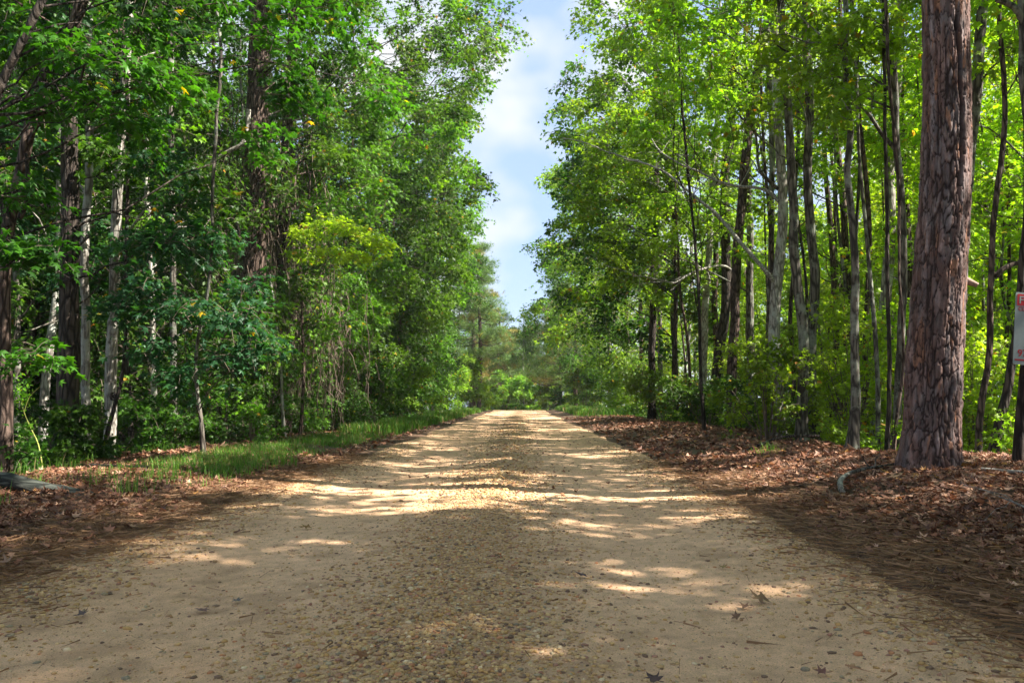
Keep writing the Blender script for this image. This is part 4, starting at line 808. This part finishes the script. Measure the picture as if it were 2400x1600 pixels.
# ------------------------------------------------------------------ shrubs
def shrub(name, label, x, y, w_, h, n, seed, pal='right', size=.07, tmpl=LOBE, cat='shrub', dens=14):
    rg = np.random.default_rng(seed); base = np.array((x, y, float(G(x, y)))); t = thing(name, base, label, cat)
    th = rg.uniform(0, 6.28, n); e = rg.random(n)**.6; z = h*(.12+.88*rg.random(n)**.9); f = np.sqrt(np.clip(1-(z/h-.35)**2, .1, 1))
    c = np.stack([np.cos(th)*e*w_*f, np.sin(th)*e*w_*f*.8, z], 1); rad = rg.uniform(.22, .42, n)*min(1.3, max(.6, h/1.6))
    A = c*np.array((.12, .12, 0)); tt = np.linspace(0, 1, 6)[None, :, None]; M_ = c*np.array((.5, .5, .75)); X = A[:, None]*(1-tt)**2+M_[:, None]*2*tt*(1-tt)+c[:, None]*tt*tt; X[:, 0, 2] = -.05
    mb = MB(); tubes(mb, X, .010*np.linspace(1, .3, 6)[None]*np.ones((n, 1)), 4); link('stems', mb.mesh('stems', [VINE]), t)
    mc = MB(); foliage(mc, rg, c, rad, c*.9, 9, dens, size, tmpl, pal, gap=False, upn=.7); link('foliage', mc.mesh('foliage', [leaf_of(pal), TWIG], False), t)
shrub('shrub', 'loose leafy green shrub at the foot of the bright flaking trunk', 3.7, 12.2, .75, 1.5, 26, 61, 'right', .07)
shrub('shrub', 'low spreading shrub between dappled pale trunk and loose leafy shrub', 4.4, 15.2, .9, 1.0, 20, 62, 'vine', .07)
shrub('shrub', 'dry greenish brush at the shaded bank beneath the dark rough trunk', 4.7, 20.5, 1.2, 1.3, 26, 63, 'vine', .09)
shrub('shrub', 'pale grey-green brush beside the sunny verge grass', 4.8, 27, 1.5, 1.7, 28, 64, 'far', .10)
shrub('shrub', 'airy undergrowth shrub in sun behind the wavy grey trunk', 6.6, 12.5, 1.1, 1.6, 30, 65, size=.08)
shrub('shrub', 'bright bush in the hollow past the big pine, behind the stem with the forked bough', 7.8, 11.2, 1.1, 1.9, 34, 66, size=.10, tmpl=STAR)
shrub('shrub', 'sunlit thicket behind the sign trunk', 8.0, 9.2, 1.0, 1.7, 34, 67, size=.10, tmpl=STAR)
shrub('shrub', 'tangled vine bush at the foot of the second vine-draped trunk', -4.8, 16.8, .9, 1.6, 34, 68, 'vine', .07)
shrub('shrub', 'leafy brush below the bright bough on the shaded bank', -4.7, 19.4, 1.1, 1.9, 36, 69, 'vine', .08)
shrub('shrub', 'low dark-leaved brush where the far verge grass narrows', -4.6, 24, 1.3, 1.7, 32, 70, 'left', .09)
shrub('shrub', 'grey-green roadside brush near the far pines on the shaded side', -4.7, 32, 1.6, 2.0, 32, 71, 'far', .12)
shrub('shrub', 'pale brush at the far verge, last before the road drops', -4.6, 44, 1.9, 2.4, 32, 72, 'far', .15)
shrub('shrub', 'light green feathery bush at the end of the road, shaded side', -3.4, 66, 1.9, 2.6, 30, 73, 'far', .18)
shrub('shrub', 'dark round bush at the end of the road, sunny side', 4.4, 62, 2.0, 2.6, 30, 74, 'left', .18)
shrub('shrub', 'bright green bush filling the view just past the road crest, shaded side', -1.7, 68, 1.9, 3.6, 34, 81, 'far', .20, dens=18)
shrub('shrub', 'bright green bush filling the view just past the road crest, middle', .6, 70, 2.0, 3.3, 34, 82, 'far', .20, dens=18)
shrub('shrub', 'bright green bush filling the view just past the road crest, sunny side', 2.8, 67, 1.8, 3.6, 34, 83, 'far', .20, dens=18)
for lb_, x_, y_, w_, h_, sd in (('low dark shrub at the foot of the near-black trunk', -5.0, 8.7, .6, .8, 91), ('low dark shrub just past the pale trunk with the knot hole', -4.9, 10.9, .7, 1.0, 92), ('dark leafy shrub below the straight dusky trunk', -4.8, 13.0, .8, 1.2, 93), ('tangle of dark leaves at the foot of the broad vine-draped trunk', -4.75, 14.6, .8, 1.4, 94), ('small dark shrub at the frame edge beyond the fallen log', -5.9, 8.3, .7, .9, 95)):
    shrub('shrub', lb_, x_, y_, w_, h_, 24, sd, 'left', .075, STAR)
shrub('shrub', 'leafy young growth hiding the foot of the tall pine where the shaded verge ends', -3.5, 53.5, 1.5, 3.6, 34, 84, 'far', .17, dens=18)
shrub('shrub', 'leafy young growth hiding the foot of the pine where the sunny verge ends', 4.1, 52.5, 1.5, 3.4, 34, 85, 'far', .17, dens=18)
for lb_, x_, y_, w_, h_, sd in (('airy lime-green sapling bush between the wavy trunk and the lichen-spotted one', 5.2, 12.6, .8, 2.6, 101), ('airy lime-green bush behind the dappled pale trunk with the curved foot', 6.2, 20.5, 1.2, 2.8, 102), ('lime-green bush deep between the thick brown leaning trunk and the bright flaking trunk', 6.6, 16.4, 1.0, 2.8, 103), ('loose lime-green bush seen between the forked grey trunk and the big pine', 5.9, 10.6, .7, 2.4, 104)):
    shrub('shrub', lb_, x_, y_, w_, h_, 34, sd, 'lime', .085, STAR)
shrub('seedling', 'small bright seedling with drooping leaves on the leaf-covered bank', -4.15, 12.2, .16, .62, 6, 75, 'leftlit', .09, STAR, 'plant', 6)

# tall weed with a drooping seed head at the edge of the shaded wood
base = np.array((-4.35, 7.9, float(G(-4.35, 7.9)))); t = thing('tall_weed', base, 'tall yellow-stemmed weed bending with a drooping tufted head at the wood edge', 'plant')
mb = MB(); Pp = np.array([px(100*D, 1068*D, 7.9), px(88*D, 1020*D, 7.9), px(72*D, 985*D, 7.9), px(55*D, 945*D, 7.9), px(46*D, 905*D, 7.9)])-base; Pp[0, 2] = -.02
Qw, rw = smooth_path(Pp, np.linspace(.008, .004, 5), .05); tube(mb, Qw, rw, 5)
tube(mb, *smooth_path(np.array([Pp[3], Pp[3]+(.05, 0, .15), Pp[3]+(.16, 0, .26)]), np.array([.004, .003, .001]), .04), sides=4)
link('stem', mb.mesh('stem', [plain('weed_stem', (.32, .34, .08), .6)]), t)
mc = MB(); M_ = 240; c = Pp[4]+rng.normal(size=(M_, 3))*np.array((.05, .04, .085)); place(mc, OVAL, c, nrm(rng.normal(size=c.shape)+np.array((0, 0, -.9))), rng.normal(size=c.shape), rng.uniform(.02, .05, M_), leaf_tints(rng, M_, 'leftlit'))
c = Qw[rng.integers(0, len(Qw), 10)]; place(mc, LOBE, c, nrm(rng.normal(size=c.shape)), np.tile((0, 0, 1.), (10, 1))+rng.normal(size=c.shape)*.4, rng.uniform(.05, .10, 10), leaf_tints(rng, 10, 'leftlit'))
link('foliage', mc.mesh('foliage', [LEAF], False), t)

# ------------------------------------------------------------------ dead wood on the ground
def stick(name, label, pts, r0, r1, m_, cat, seed, tw=0, lift=0.0, sides=9, rough=.15):
    P = np.array([(x, y, float(gz(np.array(x), np.array(y)))+dz+lift) for x, y, dz in pts]); base = P[0].copy()
    Q, r = smooth_path(P, np.linspace(r0, r1, len(P)), .05); Q = Q+np.stack([fbm(np.arange(len(Q))*.15, np.zeros(len(Q))+k, s=seed+k) for k in range(3)], 1)*r0*.5
    mb = MB(); tube(mb, Q-base, r, sides, rough, seed=seed, zs=6)
    for e, sgn in ((0, -1), (-1, 1)):                     # close both ends
        d_ = nrm(Q[e]-Q[1 if e == 0 else -2]); tube(mb, np.array([Q[e]-base, Q[e]-base+d_*r[e]*.15, Q[e]-base+d_*r[e]*.2]), np.array([r[e]*.99, r[e]*.6, .0005]), sides)
    rg = np.random.default_rng(seed)
    if tw:
        i = rg.integers(len(Q)//4, len(Q)-1, tw); A = Q[i]-base; E_ = A+nrm(nrm(Q[-1]-Q[0])*.7+rg.normal(size=(tw, 3))*np.array((.6, .6, .35)))*rg.uniform(.12, .35, (tw, 1)); tt = np.linspace(0, 1, 5)[None, :, None]
        tubes(mb, A[:, None]*(1-tt)+E_[:, None]*tt+rg.normal(size=(tw, 5, 3))*.008, (r[i]*.5)[:, None]*np.linspace(1, .3, 5)[None], 4)
    tt = link(name, mb.mesh(name, [m_]), None, label=label, category=cat); tt.location = base; return tt
stick('fallen_log', 'weathered grey fallen log lying in the leaf litter, tapering to a buried end', [(-5.2, 6.3, .08), (-4.3, 6.2, .085), (-3.7, 6.12, .055), (-3.25, 6.05, .0)], .08, .04, barkmat('log_bark', (.02, .022, .018), (.10, .105, .085), scale=(6, 30, 30), bump=.8), 'log', 5, sides=20, rough=.3)
stick('fallen_branch', 'long thin grey branch lying across the mound beyond the big pine', [(3.25, 5.75, .03), (3.6, 5.6, .035), (4.0, 5.5, .03), (4.6, 5.35, .02)], .012, .024, DEADWOOD, 'branch', 6, 2)
stick('fallen_branch', 'short gnarled bleached branch sticking up through the sunlit leaves', [(2.28, 5.75, -.01), (2.33, 5.95, .06), (2.46, 6.15, .085), (2.72, 6.35, .06), (3.0, 6.5, .01)], .022, .008, BARK_GREY, 'branch', 7, 3, rough=.4)
stick('fallen_branch', 'dark thin branch arched low over the bank before the smooth leaning trunk', [(2.75, 10.2, .02), (3.05, 10.3, .10), (3.4, 10.5, .17), (3.9, 10.6, .15)], .014, .02, BARK_DARK, 'branch', 8)
stick('twig', 'pale forked twig standing in the litter near the frame edge', [(2.72, 4.3, .01), (2.66, 4.34, .06), (2.58, 4.4, .13)], .008, .003, DEADWOOD, 'twig', 9, 4)
stick('twig', 'thin pale straight twig on the litter past the fallen log', [(-4.35, 8.0, .03), (-4.0, 7.95, .035), (-3.7, 7.9, .03)], .007, .004, DEADWOOD, 'twig', 10, 1)
stick('twig', 'thin dark twig on the sand near the gravelly road middle', [(-1.02, 2.3, .01), (-.93, 2.36, .012), (-.84, 2.45, .012)], .003, .0015, BARK_DARK, 'twig', 11, 1, .01)
stick('twig', 'slender dark twig flat on the sand beside the pebble ridge', [(-.62, 2.28, .008), (-.5, 2.38, .01), (-.38, 2.4, .01)], .003, .0015, BARK_DARK, 'twig', 12, 2, .01)

# ------------------------------------------------------------------ single fallen leaves lying on the road
def big_leaf(label, u, v, size, col, yaw, tilt, curl, seed):
    s = .42667*1.0204; q = px(u*s, v*s, 1.0)-CAM; k = -CAM[2]/q[2]; p = CAM+q*k
    for _ in range(4): z = float(rz(np.array(p[0]), np.array(p[1]))); k = (z+.008-CAM[2])/q[2]; p = CAM+q*k
    rg = np.random.default_rng(seed); V, Fc = STAR; V = V.copy()
    # subdivide the star once so that it can curl
    nv = [tuple(a) for a in V]; key = {}; nf = []
    def midp(a, b):
        kk = (min(a, b), max(a, b))
        if kk not in key: key[kk] = len(nv); nv.append(tuple((np.array(nv[a])+np.array(nv[b]))/2+np.append(rg.normal(size=2)*.012, rg.normal()*.03)))
        return key[kk]
    for a, b, c in Fc:
        ab, bc, ca = midp(a, b), midp(b, c), midp(c, a); nf += [(a, ab, ca), (ab, b, bc), (ca, bc, c), (ab, bc, ca)]
    V = np.array(nv); V[:, 1] -= .45; V[:, 2] += curl*.55*(V[:, 0]**2*1.2*(V[:, 0]>0)+V[:, 1]**2*.9*(V[:, 1]>.1))+.05*np.sin(V[:, 0]*9+seed)*np.cos(V[:, 1]*7)+.28*np.abs(V[:, 0]); V[:, 2] -= V[:, 2].min(); V *= size*.85
    cy, sy = math.cos(yaw), math.sin(yaw); V = np.stack([V[:, 0]*cy-V[:, 1]*sy, V[:, 0]*sy+V[:, 1]*cy, V[:, 2]+V[:, 0]*tilt], 1); V[:, 2] -= V[:, 2].min()
    mb = MB(); mb.add(V, np.array(nf), np.array(col)[None]*rg.uniform(.75, 1.2, (len(V), 1)))
    st = np.array([(0, -.30, 0), (.02, -.45, .02), (.05, -.62, .05)])*size; st = np.stack([st[:, 0]*cy-st[:, 1]*sy, st[:, 0]*sy+st[:, 1]*cy, st[:, 2]+.004], 1); tube(mb, st, np.array([.0014, .0012, .001]), 4, tint=col)
    o = link('fallen_leaf', mb.mesh('fallen_leaf', [DEADLEAF], False), None, label=label, category='leaf', group='single dry leaves lying on the road'); o.location = p+np.array((0, 0, .002))
LB = [('crumpled dark brown leaf lying in front of all others at the road bottom edge', 1500, 1560, .075, (.09, .06, .05), .4, .1, .9), ('curled brown leaf pair-like fold on the sunny-side wheel track', 1745, 1380, .10, (.15, .085, .045), 1.9, .35, 1.2), ('flat brown leaf beside the curled folded one', 1710, 1392, .07, (.20, .12, .065), .3, .05, .6),
      ('dark crumpled leaf alone between the gravel ridge and the sunny-side wheel track', 1335, 1322, .07, (.07, .05, .055), 2.8, .2, 1.3), ('dry reddish leaf half buried at the gravel edge under the needle mat', 1175, 1308, .075, (.22, .11, .06), 1.1, .1, .8), ('small dark brown leaf near the shaded-side pebbles, bottom corner', 187, 1412, .065, (.10, .07, .06), .8, .2, 1.2),
      ('yellowish brown curled leaf on the shaded-side wheel track', 703, 1212, .10, (.25, .16, .04), 2.2, .15, .9), ('reddish brown curled leaf near the shaded-side verge', 547, 1222, .085, (.19, .10, .06), .2, .15, 1.2), ('small tan leaf in the dappled sun patch', 672, 1266, .05, (.24, .15, .09), 1.6, .1, .9), ('flat purple-brown leaf beside the thin dark twig', 465, 1402, .07, (.14, .08, .07), 2.9, .05, .5),
      ('brown leaf curled on end in the middle of the wheel track ahead', 1690, 1420, .05, (.16, .09, .05), .9, .4, 1.4), ('orange-brown leaf resting on pebbles at the bottom of the gravel ridge', 830, 1508, .06, (.26, .14, .05), 2.0, .2, .9), ('maroon leaf on the sand before the sun-flecked bottom edge', 1885, 1545, .05, (.17, .08, .06), 1.2, .3, 1.1), ('olive brown leaf lying across pebbles toward the sunny-side verge', 1660, 1302, .05, (.2, .14, .05), .5, .2, 1.1),
      ('brown leaf with raised tip on the middle of the road, beyond the lone dark leaf', 1335, 1218, .08, (.13, .08, .05), 2.6, .1, 1.0), ('grey flat leaf like a chip on the shaded-side sand', 545, 1380, .06, (.16, .15, .14), .1, .05, .5)]
for i, a in enumerate(LB): big_leaf(*a, 40+i)

# ------------------------------------------------------------------ the sign nailed to the trunk
def text_mesh(body, size, width=None):
    cu = bpy.data.curves.new('lettering', 'FONT'); cu.body = body; cu.size = size; cu.align_x = 'LEFT'; cu.extrude = .0006; cu.offset = size*.012
    o = bpy.data.objects.new('lettering', cu); SC.collection.objects.link(o); dg = bpy.context.evaluated_depsgraph_get(); dg.update()
    me = bpy.data.meshes.new_from_object(o.evaluated_get(dg)); bpy.data.objects.remove(o)
    V = np.empty(len(me.vertices)*3, np.float32); me.vertices.foreach_get('co', V); V = V.reshape(-1, 3)
    if width: V[:, 0] *= width/max(1e-4, np.ptp(V[:, 0]))
    me.vertices.foreach_set('co', V.ravel()); return me
dS = 6.15; s = .42667
c0 = px(2389*s, 682*s, dS); c1 = px(2374*s, 852*s, dS); Hs = np.linalg.norm(c0-c1); Ws = Hs*.72
t = thing('yard_sign', c1, 'white metal sign with a red heading and red lettering, tilted on its trunk', 'sign')
t.rotation_euler = (0, math.atan2((c0-c1)[0], (c0-c1)[2]), 0)
WH = plain('sign_shaded_white', (.20, .225, .22), .5, noise=.12, nscale=12); RED = plain('sign_red', (.33, .012, .018), .45)  # white darkened to grey, shade on the sign put into its colour
def panel(name, x0, z0, x1, z1, y0, th, m_, r=.012):
    import bmesh
    bm = bmesh.new(); pts = []
    for cx, cz, a0 in ((x1-r, z1-r, 0), (x0+r, z1-r, 90), (x0+r, z0+r, 180), (x1-r, z0+r, 270)):
        for k in range(5): a = math.radians(a0+k*22.5); pts.append((cx+r*math.cos(a), cz+r*math.sin(a)))
    f = bm.faces.new([bm.verts.new((x, y0, z)) for x, z in pts]); e = bmesh.ops.extrude_face_region(bm, geom=[f]); bmesh.ops.translate(bm, verts=[v for v in e['geom'] if isinstance(v, bmesh.types.BMVert)], vec=(0, th, 0)); bmesh.ops.recalc_face_normals(bm, faces=bm.faces)
    me = bpy.data.meshes.new(name); bm.to_mesh(me); bm.free(); me.materials.append(m_); return link(name, me, t)
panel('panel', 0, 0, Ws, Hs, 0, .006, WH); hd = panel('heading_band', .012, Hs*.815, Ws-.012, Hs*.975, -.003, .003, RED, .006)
def let(body, x, z, sz, m_, wd=None, par=None, y=-.0012):
    me = text_mesh(body, sz, wd); me.materials.append(m_); o = link('lettering', me, par or t); o.location = (x, y, z); o.rotation_euler = (math.pi/2, 0, 0)
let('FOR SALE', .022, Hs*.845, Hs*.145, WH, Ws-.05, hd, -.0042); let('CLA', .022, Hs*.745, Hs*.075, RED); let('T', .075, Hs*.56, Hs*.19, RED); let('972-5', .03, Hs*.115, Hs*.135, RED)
panel('lower_stripe', .012, Hs*.055, Ws-.012, Hs*.075, -.002, .002, RED, .003)

# ------------------------------------------------------------------ thin warm haze in the air
m, n, o = mat('air'); v = n.nodes.new('ShaderNodeVolumePrincipled'); v.inputs['Density'].default_value = .0006; v.inputs['Color'].default_value = (.93, .97, .93, 1); v.inputs['Anisotropy'].default_value = 0.0
n.links.new(v.outputs[0], o.inputs['Volume'])
mb = MB(); X0, X1, Y0, Y1, Z0, Z1 = -265, 265, -25, 335, -4.5, 19
mb.add(np.array([(X0, Y0, Z0), (X1, Y0, Z0), (X1, Y1, Z0), (X0, Y1, Z0), (X0, Y0, Z1), (X1, Y0, Z1), (X1, Y1, Z1), (X0, Y1, Z1)]), np.array([(0, 3, 2, 1), (4, 5, 6, 7), (0, 1, 5, 4), (1, 2, 6, 5), (2, 3, 7, 6), (3, 0, 4, 7)]))
link('haze', mb.mesh('haze', [m], False), kind='stuff')
